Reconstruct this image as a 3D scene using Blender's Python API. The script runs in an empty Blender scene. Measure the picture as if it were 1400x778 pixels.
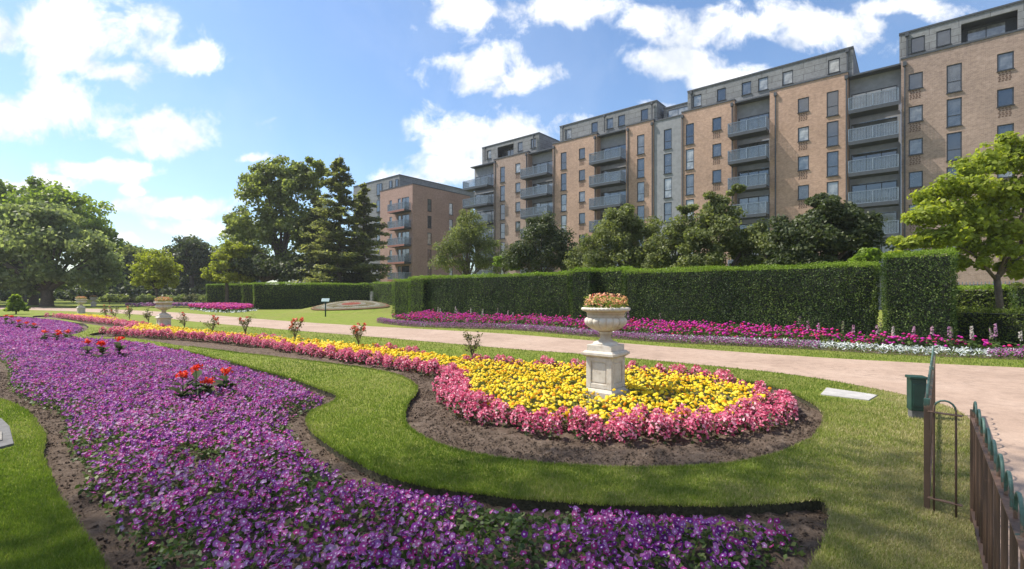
import bpy, bmesh, math, random
import numpy as np
rng = np.random.default_rng(7)
random.seed(7)
S = bpy.context.scene
COL = S.collection
F = 649.0; H = 1.6; HZ = 400.0            # focal length and horizon in photo pixels, eye height in metres
ROT = math.atan2(-0.6435, 0.7655)          # everything in the park runs parallel to the long facade
DX = np.array([0.7655, -0.6435]); DN = np.array([-0.6435, -0.7655])

def G(px, py, z=0.0):
    Y = F*(H-z)/(py-HZ); return ((px-700)/F*Y, Y)
def W(px, py, Y):
    return np.array([(px-700)/F*Y, Y, H+(HZ-py)/F*Y])
def K(px, k):
    Y = k/(px+72.0); return np.array([(px-700)/F*Y, Y])

# ------------------------------------------------------------------ objects
def tag(o, label=None, cat=None, group=None, kind=None):
    if label: o['label'] = label
    if cat: o['category'] = cat
    if group: o['group'] = group
    if kind: o['kind'] = kind
    return o
def empty(name, loc, label, cat, group=None, rz=0):
    o = bpy.data.objects.new(name, None); COL.objects.link(o)
    o.location = loc; o.rotation_euler = (0, 0, rz); o.empty_display_size = .2
    return tag(o, label, cat, group)
def link(name, me, parent=None, loc=None):
    o = bpy.data.objects.new(name, me); COL.objects.link(o)
    if parent is not None: o.parent = parent
    if loc is not None: o.location = loc
    return o
def dup(o, parent=None):
    c = o.copy(); COL.objects.link(c)
    if parent is not None: c.parent = parent
    for ch in [x for x in KIDS.get(o.name, [])]:
        KIDS.setdefault(c.name, []).append(dup(ch, c))
    return c
KIDS = {}
def part(name, me, parent, loc=None):
    o = link(name, me, parent, loc); KIDS.setdefault(parent.name, []).append(o); return o

def npmesh(name, v, f, mats, attrs=None, mi=None, smooth=False, org=None):
    """v (N,3), f (M,k)"""
    v = np.asarray(v, dtype=np.float32)
    if org is not None: v = v - np.asarray(org, dtype=np.float32)
    f = np.asarray(f, dtype=np.int32); M, k = f.shape
    me = bpy.data.meshes.new(name)
    me.vertices.add(len(v)); me.vertices.foreach_set('co', v.ravel())
    me.loops.add(M*k); me.loops.foreach_set('vertex_index', f.ravel())
    me.polygons.add(M)
    me.polygons.foreach_set('loop_start', np.arange(0, M*k, k, dtype=np.int32))
    me.polygons.foreach_set('loop_total', np.full(M, k, dtype=np.int32))
    for m in (mats if isinstance(mats, (list, tuple)) else [mats]): me.materials.append(m)
    if mi is not None: me.polygons.foreach_set('material_index', np.asarray(mi, dtype=np.int32))
    if smooth: me.polygons.foreach_set('use_smooth', np.ones(M, dtype=bool))
    me.update(calc_edges=True)
    for nm, (dom, a) in (attrs or {}).items():
        at = me.attributes.new(nm, 'FLOAT', dom); at.data.foreach_set('value', np.asarray(a, dtype=np.float32))
    return me

class MB:
    """collects boxes, tubes, lathes as one mesh"""
    def __init__(s): s.v = []; s.f = []; s.m = []; s.n = 0
    def add(s, v, f, m=0):
        s.v += [tuple(map(float, p)) for p in v]; s.f += [tuple(i+s.n for i in q) for q in f]; s.m += [m]*len(f); s.n += len(v)
    def box(s, x0, x1, y0, y1, z0, z1, m=0, ins=0.0):
        i = ins
        v = [(x0,y0,z0),(x1,y0,z0),(x1,y1,z0),(x0,y1,z0),(x0+i,y0+i,z1),(x1-i,y0+i,z1),(x1-i,y1-i,z1),(x0+i,y1-i,z1)]
        s.add(v, [(3,2,1,0),(4,5,6,7),(0,1,5,4),(1,2,6,5),(2,3,7,6),(3,0,4,7)], m)
    def bar(s, a, b, w, h=None, m=0):
        a = np.array(a, float); b = np.array(b, float); h = h or w
        d = b-a; d /= np.linalg.norm(d)
        up = np.array([0,0,1.]) if abs(d[2]) < .9 else np.array([1.,0,0])
        x = np.cross(d, up); x /= np.linalg.norm(x); y = np.cross(x, d)
        v = [a+sx*x*w/2+sy*y*h/2 for sx, sy in ((-1,-1),(1,-1),(1,1),(-1,1))]+[b+sx*x*w/2+sy*y*h/2 for sx, sy in ((-1,-1),(1,-1),(1,1),(-1,1))]
        s.add(v, [(3,2,1,0),(4,5,6,7),(0,1,5,4),(1,2,6,5),(2,3,7,6),(3,0,4,7)], m)
    def tube(s, pts, rad, n=8, m=0, cap=True):
        pts = [np.array(p, float) for p in pts]
        if not hasattr(rad, '__len__'): rad = [rad]*len(pts)
        vs = []; prev = None
        for i, p in enumerate(pts):
            d = pts[min(i+1, len(pts)-1)]-pts[max(i-1, 0)]; d /= (np.linalg.norm(d)+1e-9)
            if prev is None:
                up = np.array([0,0,1.]) if abs(d[2]) < .9 else np.array([1.,0,0]); x = np.cross(d, up)
            else: x = prev-d*np.dot(prev, d)
            x /= (np.linalg.norm(x)+1e-9); prev = x; y = np.cross(d, x)
            for k in range(n):
                a = 2*math.pi*k/n; vs.append(p+rad[i]*(math.cos(a)*x+math.sin(a)*y))
        fs = []
        for i in range(len(pts)-1):
            for k in range(n): fs.append((i*n+k, i*n+(k+1)%n, (i+1)*n+(k+1)%n, (i+1)*n+k))
        if cap: fs.append(tuple(range(n-1, -1, -1))); fs.append(tuple((len(pts)-1)*n+k for k in range(n)))
        s.add(vs, fs, m)
    def lathe(s, prof, n=48, mod=None, m=0, c=(0,0)):
        vs = []
        for j, (r, z) in enumerate(prof):
            for k in range(n):
                a = 2*math.pi*k/n; rr = r*(mod(j, a) if mod else 1); vs.append((c[0]+rr*math.cos(a), c[1]+rr*math.sin(a), z))
        fs = []
        for j in range(len(prof)-1):
            for k in range(n): fs.append((j*n+k, j*n+(k+1)%n, (j+1)*n+(k+1)%n, (j+1)*n+k))
        s.add(vs, fs, m)
    def mesh(s, name, mats, smooth=False, bevel=0):
        me = bpy.data.meshes.new(name); me.from_pydata(s.v, [], s.f)
        for m in (mats if isinstance(mats, (list, tuple)) else [mats]): me.materials.append(m)
        me.polygons.foreach_set('material_index', s.m)
        if smooth: me.polygons.foreach_set('use_smooth', [True]*len(s.f))
        me.update()
        if bevel:
            bm = bmesh.new(); bm.from_mesh(me)
            es = [e for e in bm.edges if len(e.link_faces) == 2 and e.calc_face_angle() > .6]
            bmesh.ops.bevel(bm, geom=es, offset=bevel, segments=2, affect='EDGES', profile=.6)
            bm.to_mesh(me); bm.free()
        return me

# ------------------------------------------------------------------ materials
def newmat(name):
    m = bpy.data.materials.new(name); m.use_nodes = True; nt = m.node_tree
    return m, nt, nt.nodes['Principled BSDF'], nt.nodes['Material Output']
def nd(nt, t, **kw):
    n = nt.nodes.new(t)
    for k, v in kw.items():
        if k.startswith('_'): n.inputs[k[1:].replace('_', ' ')].default_value = v
        else: setattr(n, k, v)
    return n
def ramp(nt, stops, interp='LINEAR'):
    r = nt.nodes.new('ShaderNodeValToRGB'); cr = r.color_ramp; cr.interpolation = interp
    while len(cr.elements) < len(stops): cr.elements.new(.5)
    for e, (p, c) in zip(cr.elements, stops): e.position = p; e.color = tuple(c)+(1,) if len(c) == 3 else c
    return r
def noise(nt, vec, scale, detail=4, rough=.55, dist=0):
    n = nd(nt, 'ShaderNodeTexNoise'); n.inputs['Scale'].default_value = scale; n.inputs['Detail'].default_value = detail
    n.inputs['Roughness'].default_value = rough; n.inputs['Distortion'].default_value = dist
    if vec is not None: nt.links.new(vec, n.inputs['Vector'])
    return n
def bump(nt, h, strength, dist, b):
    n = nd(nt, 'ShaderNodeBump'); n.inputs['Strength'].default_value = strength; n.inputs['Distance'].default_value = dist
    nt.links.new(h, n.inputs['Height']); nt.links.new(n.outputs[0], b.inputs['Normal']); return n
def mix(nt, fac, a, b, mode='MIX'):
    n = nd(nt, 'ShaderNodeMix'); n.data_type = 'RGBA'; n.blend_type = mode
    for s, val in ((0, fac), (6, a), (7, b)):
        if hasattr(val, 'links') or hasattr(val, 'is_linked'): nt.links.new(val, n.inputs[s])
        else: n.inputs[s].default_value = val if s == 0 else (tuple(val)+(1,))
    return n.outputs[2]
def leafmat(name, cols, transl=.35, rough=.5, spec=.3, interp='LINEAR', rad=None, tint=None):
    m, nt, b, out = newmat(name); L = nt.links.new
    at = nd(nt, 'ShaderNodeAttribute', attribute_name='rnd')
    k = len(cols); r = ramp(nt, [(i/(k-1), c) for i, c in enumerate(cols)], interp); L(at.outputs['Fac'], r.inputs[0])
    c = r.outputs[0]
    if rad:
        ar = nd(nt, 'ShaderNodeAttribute', attribute_name='rad')
        rr = ramp(nt, [(0, (1,1,1)), (rad[1], (1,1,1)), (rad[1]+.25, (0,0,0))]); L(ar.outputs['Fac'], rr.inputs[0])
        c = mix(nt, rr.outputs[0], c, rad[0])
    L(c, b.inputs['Base Color']); b.inputs['Roughness'].default_value = rough; b.inputs['Specular IOR Level'].default_value = spec
    t = nd(nt, 'ShaderNodeBsdfTranslucent')
    tc = mix(nt, 1.0, c, tint or (1.0, 1.15, .55), 'MULTIPLY') ; L(tc, t.inputs[0])
    ms = nd(nt, 'ShaderNodeMixShader'); ms.inputs[0].default_value = transl
    L(b.outputs[0], ms.inputs[1]); L(t.outputs[0], ms.inputs[2]); L(ms.outputs[0], out.inputs[0])
    return m
def plain(name, col, rough=.6, metal=0, spec=.5, nscale=6, namt=.25, bumps=0, bscale=40):
    m, nt, b, out = newmat(name); L = nt.links.new
    tc = nd(nt, 'ShaderNodeTexCoord'); n = noise(nt, tc.outputs['Object'], nscale, 6, .6)
    r = ramp(nt, [(.3, [c*(1-namt) for c in col]), (.7, [min(1, c*(1+namt)) for c in col])]); L(n.outputs[0], r.inputs[0])
    L(r.outputs[0], b.inputs['Base Color']); b.inputs['Roughness'].default_value = rough; b.inputs['Metallic'].default_value = metal
    b.inputs['Specular IOR Level'].default_value = spec
    if bumps: bump(nt, noise(nt, tc.outputs['Object'], bscale, 5, .6).outputs[0], bumps, .02, b)
    return m

def m_lawn():
    m, nt, b, out = newmat('lawn_grass'); L = nt.links.new
    tc = nd(nt, 'ShaderNodeTexCoord'); P = tc.outputs['Object']
    big = noise(nt, P, .35, 4, .6, .4); mid = noise(nt, P, 3, 5, .65); fine = noise(nt, P, 90, 3, .7)
    r1 = ramp(nt, [(.3, (.13,.18,.024)), (.5, (.20,.25,.038)), (.7, (.27,.28,.07))]); L(mid.outputs[0], r1.inputs[0])
    r2 = ramp(nt, [(.42, (0,0,0)), (.70, (.7,.7,.7))]); L(big.outputs[0], r2.inputs[0])
    c = mix(nt, r2.outputs[0], r1.outputs[0], (.24,.22,.07))
    # dry worn turf beside the railings
    sx = nd(nt, 'ShaderNodeSeparateXYZ'); L(P, sx.inputs[0])
    vm = nd(nt, 'ShaderNodeVectorMath', operation='DOT_PRODUCT'); L(P, vm.inputs[0]); vm.inputs[1].default_value = (.74, -.67, 0)
    mr = nd(nt, 'ShaderNodeMapRange'); L(vm.outputs['Value'], mr.inputs[0]); mr.inputs[1].default_value = -1.3; mr.inputs[2].default_value = .2
    mm = nd(nt, 'ShaderNodeMath', operation='MULTIPLY'); L(mr.outputs[0], mm.inputs[0])
    dn = ramp(nt, [(.38, (.25,.25,.25)), (.6, (1,1,1))]); L(mid.outputs[0], dn.inputs[0]); L(dn.outputs[0], mm.inputs[1])
    ly = nd(nt, 'ShaderNodeMapRange'); L(sx.outputs[1], ly.inputs[0]); ly.inputs[1].default_value = 9; ly.inputs[2].default_value = 7
    m2 = nd(nt, 'ShaderNodeMath', operation='MULTIPLY'); L(mm.outputs[0], m2.inputs[0]); L(ly.outputs[0], m2.inputs[1])
    m3 = nd(nt, 'ShaderNodeMath', operation='MULTIPLY'); L(m2.outputs[0], m3.inputs[0]); m3.inputs[1].default_value = .95
    c = mix(nt, m3.outputs[0], c, (.33,.27,.13))
    r3 = ramp(nt, [(.3, (.55,.55,.55)), (.7, (1.25,1.25,1.25))]); L(fine.outputs[0], r3.inputs[0])
    c = mix(nt, 1.0, c, r3.outputs[0], 'MULTIPLY')
    L(c, b.inputs['Base Color']); b.inputs['Roughness'].default_value = .9; b.inputs['Specular IOR Level'].default_value = .1
    bump(nt, fine.outputs[0], .8, .02, b)
    return m
def m_soil():
    m, nt, b, out = newmat('soil'); L = nt.links.new
    P = nd(nt, 'ShaderNodeTexCoord').outputs['Object']
    a = noise(nt, P, 9, 8, .7); c_ = noise(nt, P, 60, 6, .7)
    r = ramp(nt, [(.3, (.095,.068,.050)), (.55, (.20,.148,.112)), (.8, (.33,.26,.205))]); L(a.outputs[0], r.inputs[0])
    L(r.outputs[0], b.inputs['Base Color']); b.inputs['Roughness'].default_value = .95; b.inputs['Specular IOR Level'].default_value = .1
    ad = nd(nt, 'ShaderNodeMath', operation='ADD'); L(a.outputs[0], ad.inputs[0]); L(c_.outputs[0], ad.inputs[1])
    bump(nt, ad.outputs[0], 1, .05, b); return m
def m_path():
    m, nt, b, out = newmat('path_surface'); L = nt.links.new
    P = nd(nt, 'ShaderNodeTexCoord').outputs['Object']
    big = noise(nt, P, .5, 6, .65, .5); fine = noise(nt, P, 120, 3, .7); mid = noise(nt, P, 5, 6, .7)
    r = ramp(nt, [(.3, (.315,.218,.160)), (.5, (.39,.275,.205)), (.72, (.445,.325,.25))]); L(big.outputs[0], r.inputs[0])
    r2 = ramp(nt, [(.35, (.8,.8,.8)), (.65, (1.1,1.1,1.1))]); L(fine.outputs[0], r2.inputs[0])
    r3 = ramp(nt, [(.32, (.78,.77,.76)), (.5, (.98,.98,.98)), (.68, (1.08,1.08,1.08))]); L(mid.outputs[0], r3.inputs[0])
    c = mix(nt, 1.0, r.outputs[0], r2.outputs[0], 'MULTIPLY'); c = mix(nt, 1.0, c, r3.outputs[0], 'MULTIPLY')
    v = nd(nt, 'ShaderNodeTexVoronoi', distance='EUCLIDEAN', feature='DISTANCE_TO_EDGE'); v.inputs['Scale'].default_value = .33
    wn = noise(nt, P, 1.3, 5, .7); wv = nd(nt, 'ShaderNodeVectorMath', operation='ADD'); L(P, wv.inputs[0]); L(wn.outputs[1], wv.inputs[1]); L(wv.outputs[0], v.inputs['Vector'])
    rc = ramp(nt, [(0, (.72,.72,.72)), (.006, (1,1,1))]); L(v.outputs['Distance'], rc.inputs[0])
    c = mix(nt, 1.0, c, rc.outputs[0], 'MULTIPLY')
    L(c, b.inputs['Base Color']); b.inputs['Roughness'].default_value = .9; bump(nt, fine.outputs[0], .4, .005, b); return m
def m_brick(name, cols, mortar, sc=1.0, bw=.225, bh=.075, mort=.008, big=.25):
    m, nt, b, out = newmat(name); L = nt.links.new
    tc = nd(nt, 'ShaderNodeTexCoord'); s = nd(nt, 'ShaderNodeSeparateXYZ'); L(tc.outputs['Object'], s.inputs[0])
    ad = nd(nt, 'ShaderNodeMath', operation='ADD'); L(s.outputs[0], ad.inputs[0]); L(s.outputs[1], ad.inputs[1])
    cb = nd(nt, 'ShaderNodeCombineXYZ'); L(ad.outputs[0], cb.inputs[0]); L(s.outputs[2], cb.inputs[1])
    bt = nd(nt, 'ShaderNodeTexBrick'); L(cb.outputs[0], bt.inputs['Vector'])
    bt.inputs['Scale'].default_value = sc; bt.inputs['Brick Width'].default_value = bw; bt.inputs['Row Height'].default_value = bh
    bt.inputs['Mortar Size'].default_value = mort; bt.inputs['Bias'].default_value = 0
    bt.inputs['Color1'].default_value = tuple(cols[0])+(1,); bt.inputs['Color2'].default_value = tuple(cols[1])+(1,); bt.inputs['Mortar'].default_value = tuple(mortar)+(1,)
    n = noise(nt, tc.outputs['Object'], big, 5, .6); r = ramp(nt, [(.3, (.82,.82,.82)), (.7, (1.15,1.15,1.15))]); L(n.outputs[0], r.inputs[0])
    n2 = noise(nt, cb.outputs[0], 3.2, 4, .8); r2 = ramp(nt, [(.35, (.82,.80,.78)), (.65, (1.15,1.15,1.15))]); L(n2.outputs[0], r2.inputs[0])
    c = mix(nt, 1.0, bt.outputs[0], r.outputs[0], 'MULTIPLY'); c = mix(nt, 1.0, c, r2.outputs[0], 'MULTIPLY')
    L(c, b.inputs['Base Color']); b.inputs['Roughness'].default_value = .85; bump(nt, bt.outputs['Fac'], .25, -.01, b)
    return m
def m_glass():
    m, nt, b, out = newmat('window_glass'); L = nt.links.new
    oi = nd(nt, 'ShaderNodeObjectInfo'); tc = nd(nt, 'ShaderNodeTexCoord')
    r = ramp(nt, [(0, (.015,.017,.02)), (.40, (.04,.045,.05)), (.65, (.13,.135,.14)), (.85, (.32,.32,.31))]); L(oi.outputs['Random'], r.inputs[0])
    s = nd(nt, 'ShaderNodeSeparateXYZ'); L(tc.outputs['Object'], s.inputs[0])
    w = noise(nt, tc.outputs['Object'], 1.3, 3); wr = ramp(nt, [(.4, (.5,.5,.5)), (.6, (1.1,1.1,1.1))]); L(w.outputs[0], wr.inputs[0])
    c = mix(nt, 1.0, r.outputs[0], wr.outputs[0], 'MULTIPLY'); L(c, b.inputs['Base Color'])
    b.inputs['Roughness'].default_value = .06; b.inputs['Specular IOR Level'].default_value = 1.0; b.inputs['IOR'].default_value = 1.7
    return m
def m_stone():
    m, nt, b, out = newmat('urn_stone'); L = nt.links.new
    P = nd(nt, 'ShaderNodeTexCoord').outputs['Object']
    n = noise(nt, P, 7, 8, .7); n2 = noise(nt, P, 90, 4, .7)
    r = ramp(nt, [(.25, (.34,.27,.20)), (.45, (.56,.50,.42)), (.7, (.68,.63,.56))]); L(n.outputs[0], r.inputs[0])
    geo = nd(nt, 'ShaderNodeNewGeometry'); pr = ramp(nt, [(.44, (.62,.52,.40)), (.52, (1,1,1))]); L(geo.outputs['Pointiness'], pr.inputs[0])  # stone turns darker and browner in the creases
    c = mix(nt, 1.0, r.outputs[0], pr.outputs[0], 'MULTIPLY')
    L(c, b.inputs['Base Color']); b.inputs['Roughness'].default_value = .85; bump(nt, n2.outputs[0], .25, .004, b); return m
def m_rail():
    m, nt, b, out = newmat('rusty_green_paint'); L = nt.links.new
    P = nd(nt, 'ShaderNodeTexCoord').outputs['Object']; s = nd(nt, 'ShaderNodeSeparateXYZ'); L(P, s.inputs[0])
    n = noise(nt, P, 14, 6, .7)
    mr = nd(nt, 'ShaderNodeMapRange'); L(s.outputs[2], mr.inputs[0]); mr.inputs[1].default_value = .70; mr.inputs[2].default_value = .84; mr.inputs[3].default_value = -.28; mr.inputs[4].default_value = .25
    ad = nd(nt, 'ShaderNodeMath', operation='ADD'); L(n.outputs[0], ad.inputs[0]); L(mr.outputs[0], ad.inputs[1])
    r = ramp(nt, [(.30, (.085,.05,.032)), (.44, (.15,.085,.055)), (.50, (.19,.12,.08)), (.55, (.05,.065,.045)), (.64, (.045,.105,.08)), (.8, (.11,.18,.14))]); L(ad.outputs[0], r.inputs[0])
    L(r.outputs[0], b.inputs['Base Color']); b.inputs['Roughness'].default_value = .55; bump(nt, n.outputs[0], .4, .003, b); return m

M = {}
M['lawn'] = m_lawn(); M['soil'] = m_soil(); M['path'] = m_path(); M['stone'] = m_stone(); M['glass'] = m_glass(); M['rail'] = m_rail()
M['blade'] = leafmat('grass_blades', [(.11,.165,.022), (.18,.24,.038), (.26,.29,.065), (.45,.38,.21)], .4)
M['brick_tan'] = m_brick('tan_brick', ((.41,.262,.19), (.32,.20,.145)), (.36,.27,.21))
M['brick_pale'] = m_brick('pale_brown_brick', ((.32,.225,.18), (.235,.16,.128)), (.36,.29,.25))
M['brick_red'] = m_brick('pink_brick', ((.36,.225,.18), (.30,.185,.148)), (.34,.225,.185))
M['brick_dim'] = m_brick('brown_brick', ((.27,.19,.15), (.215,.15,.12)), (.25,.2,.165))
M['clad'] = m_brick('grey_cladding', ((.20,.205,.215), (.165,.17,.18)), (.07,.07,.075), 1, 1.9, .62, .02)
M['render_grey'] = plain('grey_brick_render', (.22,.225,.24), .85, nscale=2.5, namt=.15)
M['dark_metal'] = plain('dark_metal', (.045,.05,.058), .45)
M['frame'] = plain('window_frame', (.022,.024,.028), .4)
M['balc'] = plain('balcony_metal', (.19,.225,.265), .35, .3)
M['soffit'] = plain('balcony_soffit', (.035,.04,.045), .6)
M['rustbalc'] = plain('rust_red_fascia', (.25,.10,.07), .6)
M['bark'] = plain('bark', (.10,.075,.055), .9, nscale=8, namt=.5, bumps=.8, bscale=14)
M['pot_green'] = plain('green_paint', (.014,.048,.037), .45, nscale=9, namt=.3)
M['slab'] = plain('concrete_slab', (.38,.36,.34), .9, nscale=5, namt=.2, bumps=.3)
M['slab_dark'] = plain('grey_kerb_stone', (.13,.125,.12), .9, nscale=9, namt=.25, bumps=.3)
M['vent'] = plain('pierced_brick', (.12,.07,.05), .9)
M['roof'] = plain('roof_felt', (.10,.10,.11), .9)
M['curtain'] = plain('pale_curtain', (.45,.44,.42), .9)

# ------------------------------------------------------------------ curves and polygons
def smooth(pts, n=6, closed=True):
    P = np.array(pts, float); N = len(P); out = []
    rngi = range(N) if closed else range(N-1)
    for i in rngi:
        if closed: p0, p1, p2, p3 = P[i-1], P[i], P[(i+1) % N], P[(i+2) % N]
        else: p0, p1, p2, p3 = P[max(i-1,0)], P[i], P[i+1], P[min(i+2,N-1)]
        # centripetal Catmull-Rom
        t0 = 0; t1 = max(np.linalg.norm(p1-p0), 1e-6)**.5; t2 = t1+max(np.linalg.norm(p2-p1), 1e-6)**.5; t3 = t2+max(np.linalg.norm(p3-p2), 1e-6)**.5
        for t in np.linspace(t1, t2, n, endpoint=False):
            A1 = (t1-t)/(t1-t0)*p0+(t-t0)/(t1-t0)*p1 if t1 > t0+1e-4 else p1
            A2 = (t2-t)/(t2-t1)*p1+(t-t1)/(t2-t1)*p2
            A3 = (t3-t)/(t3-t2)*p2+(t-t2)/(t3-t2)*p3 if t3 > t2+1e-4 else p2
            B1 = (t2-t)/(t2-t0)*A1+(t-t0)/(t2-t0)*A2; B2 = (t3-t)/(t3-t1)*A2+(t-t1)/(t3-t1)*A3
            out.append((t2-t)/(t2-t1)*B1+(t-t1)/(t2-t1)*B2)
    if not closed: out.append(P[-1])
    return np.array(out)
def inpoly(x, y, poly):
    r = np.zeros(len(x), bool); n = len(poly); j = n-1
    for i in range(n):
        xi, yi = poly[i]; xj, yj = poly[j]
        if yi != yj: r ^= ((yi > y) != (yj > y)) & (x < (xj-xi)*(y-yi)/(yj-yi)+xi)
        j = i
    return r
def polydist(x, y, poly, closed=True):
    d = np.full(len(x), 1e9); n = len(poly)
    for i in range(n if closed else n-1):
        ax, ay = poly[i]; bx, by = poly[(i+1) % n]; vx, vy = bx-ax, by-ay; L2 = vx*vx+vy*vy+1e-12
        t = np.clip(((x-ax)*vx+(y-ay)*vy)/L2, 0, 1)
        d = np.minimum(d, np.hypot(x-ax-t*vx, y-ay-t*vy))
    return d
def area_pts(poly, dens, cap=None):
    lo = poly.min(0); hi = poly.max(0); A = (hi[0]-lo[0])*(hi[1]-lo[1]); n = int(A*dens)
    x = rng.uniform(lo[0], hi[0], n); y = rng.uniform(lo[1], hi[1], n)
    m = inpoly(x, y, poly); return x[m], y[m]
def wav(x, y, s, seed, n=7):
    r = np.random.default_rng(seed); o = np.zeros_like(x)
    for _ in range(n):
        a = r.uniform(0, 6.28); k = s*r.uniform(.5, 2.0); o += np.sin(k*(x*math.cos(a)+y*math.sin(a))+r.uniform(0, 6.28))
    return o/n**.5
def basis(n, seed_t=None):
    n = n/np.linalg.norm(n, axis=1, keepdims=True)
    r = rng.normal(size=n.shape) if seed_t is None else seed_t
    t = np.cross(n, r); t /= np.linalg.norm(t, axis=1, keepdims=True)+1e-9
    return n, t, np.cross(n, t)
def scatter(tv, tf, pos, nrm, size, tdir=None, jit=0):
    """copies of a small template: tv (v,3), tf (f,k); returns verts, faces, instance index per face"""
    N = len(pos); tv = np.asarray(tv, float); tf = np.asarray(tf)
    n, t, b = basis(nrm, tdir)
    size = np.broadcast_to(np.asarray(size, float), (N,))[:, None, None]
    T = tv[None]
    if jit: T = T+rng.normal(size=(N,)+tv.shape)*jit
    v = pos[:, None]+size*(T[..., 0:1]*t[:, None]+T[..., 1:2]*b[:, None]+T[..., 2:3]*n[:, None])
    f = tf[None]+(np.arange(N)*len(tv))[:, None, None]
    return v.reshape(-1, 3), f.reshape(-1, tf.shape[1]), np.repeat(np.arange(N), len(tf))
QUAD = np.array([(-.5,0,0),(0,-.32,.03),(.5,0,-.04),(0,.32,.03)]); QF = np.array([(0,1,2,3)])
QSQ = np.array([(-.5,-.4,0),(.5,-.4,.05),(.5,.4,-.04),(-.5,.4,.05)])
HEART = np.array([(-.45,-.25,0),(-.1,-.5,-.05),(.55,0,-.14),(-.1,.5,-.05),(-.45,.25,0),(-.3,0,.06)])
HF = np.array([(0,1,2,5),(5,2,3,4)])

def pxpoly(pts, z=0.0, n=6):
    return smooth([G(p[0], p[1], p[2] if len(p) > 2 else z) for p in pts], n)

# ------------------------------------------------------------------ bed outlines (traced on the ground plane)
BED1 = [(-200,430.5),(0,432),(55,434),(100,438.5),(121,447),(112,454),(95,459),(130,465),(177,468),(244,478),(300,491),(350,504),(400,518),(440,532),(462,542),(452,552),(429,561),(420,575),(431,592),(462,616),(505,640),(560,658),(640,672),(720,682),(800,688),(900,691),(1000,690),(1070,687),(1122,683),(1135,694),(1137,715),(1128,745),(1108,778),(1080,850),(950,950),
        (500,990),(220,870),(150,790),(130,755),(105,720),(80,680),(65,650),(57,625),(58,600),(48,575),(28,558),(0,547),(-70,534),(-250,508),(-700,470)]
BED2 = [(177,462),(244,472),(330,483),(400,491),(488,502),(540,512),(566,525),(569,537),(557,551),(553,570),(566,590),(602,608),(650,621),(720,632),(800,638),(900,640),(1000,634),(1075,618),(1112,597),(1128,577),(1122,560),(1095,543),(1050,527),(950,511),(860,504),(760,500),(700,496),(621,489),(515,475),(436,467.5),(330,457),(240,448.5),(180,441.5),(118,431),(52,431.5),(48,434),(80,438),(120,443),(150,447.5),(163,451),(140,453.5),(122,457),(135,460)]
bed1 = pxpoly(BED1, 0, 16); bed2 = pxpoly(BED2, 0, 16)
for _b in (bed1, bed2):
    _n = np.random.default_rng(3).normal(size=_b.shape)*.002*np.clip(_b[:, 1:]/4, .8, 1.5); _w = np.stack([wav(_b[:, 0], _b[:, 1], 5, 71), wav(_b[:, 0], _b[:, 1], 5, 72)], 1)*.010; _b += _n+_w
PET = [(-250,433),(0,434.5),(46,435.5),(98,440.5),(114,448),(100,454),(88,458),(123,463),(180,466.5),(244,477),(296,489),(350,505),(400,519),(430,532),(443,543),(415,550),(394,560),(397,578),(418,602),(450,626),(497,645),(571,661),(629,669),(686,677),(800,686),(900,693),(971,697),(1057,700),(1086,710),(1088,723),(1068,734),(1042,745),(1040,760),(1020,810),(950,880),
       (500,930),(260,830),(219,771),(199,733),(161,698),(151,669),(119,656),(122,624),(95,595),(93,572),(84,553),(51,541),(20,524),(13,498),(0,484),(-60,472),(-300,455)]
pet = pxpoly(PET, .08)
BEG = [(126,457,-.05),(190,460.5,-.05),(250,464,-.05),(330,472,-.05),(436,490,-.05),(541,507,-.05),(590,516,-.05),(601,524,-.05),(596,545,-.05),(612,565,-.05),(650,580,-.05),(700,592,-.05),(760,601,-.05),(840,608,-.05),(920,608,-.05),(1000,601,-.05),(1060,587,-.05),(1092,567,0),(1098,550,.1),(1085,534,.2),(1050,522,.2),(1000,512,.2),(950,504,.2),(860,496,.2),(760,491,.2),(700,488,.2),(621,481,.2),(515,469,.2),(436,461.5,.2),(330,452.5,.2),(240,444.5,.2),(180,437.5,.2),(118,428.5,.2),(62,429,.2),(62,433.5,-.05),(120,440.5,-.05),(172,446.5,0),(165,449,.1),(140,452,.1)]
beg = pxpoly(BEG)

# path: between two edges
PTOP = [(-1300,413.5),(-400,416),(0,419),(123,422),(244,427.5),(346,435.5),(436,442),(515,446.6),(607,451.5),(700,457),(800,465),(950,477),(1150,490.6),(1400,503),(1800,520),(2600,548)]
PBOT = [(-1300,416),(-400,419.5),(0,423),(130,427),(200,431),(250,438),(346,447),(436,454.6),(515,461),(607,469),(700,477),(800,484.5),(950,498),(1080,512),(1150,523),(1244,541.7),(1288,553),(1322,570),(1334,610),(1346,690),(1362,760),(1395,860),(1500,1200)]
ptop = smooth([G(*p) for p in PTOP], 6, False); pbot = smooth([G(*p) for p in PBOT], 6, False)
path_poly = np.vstack([ptop, [(14,-3)], pbot[::-1]])

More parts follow.
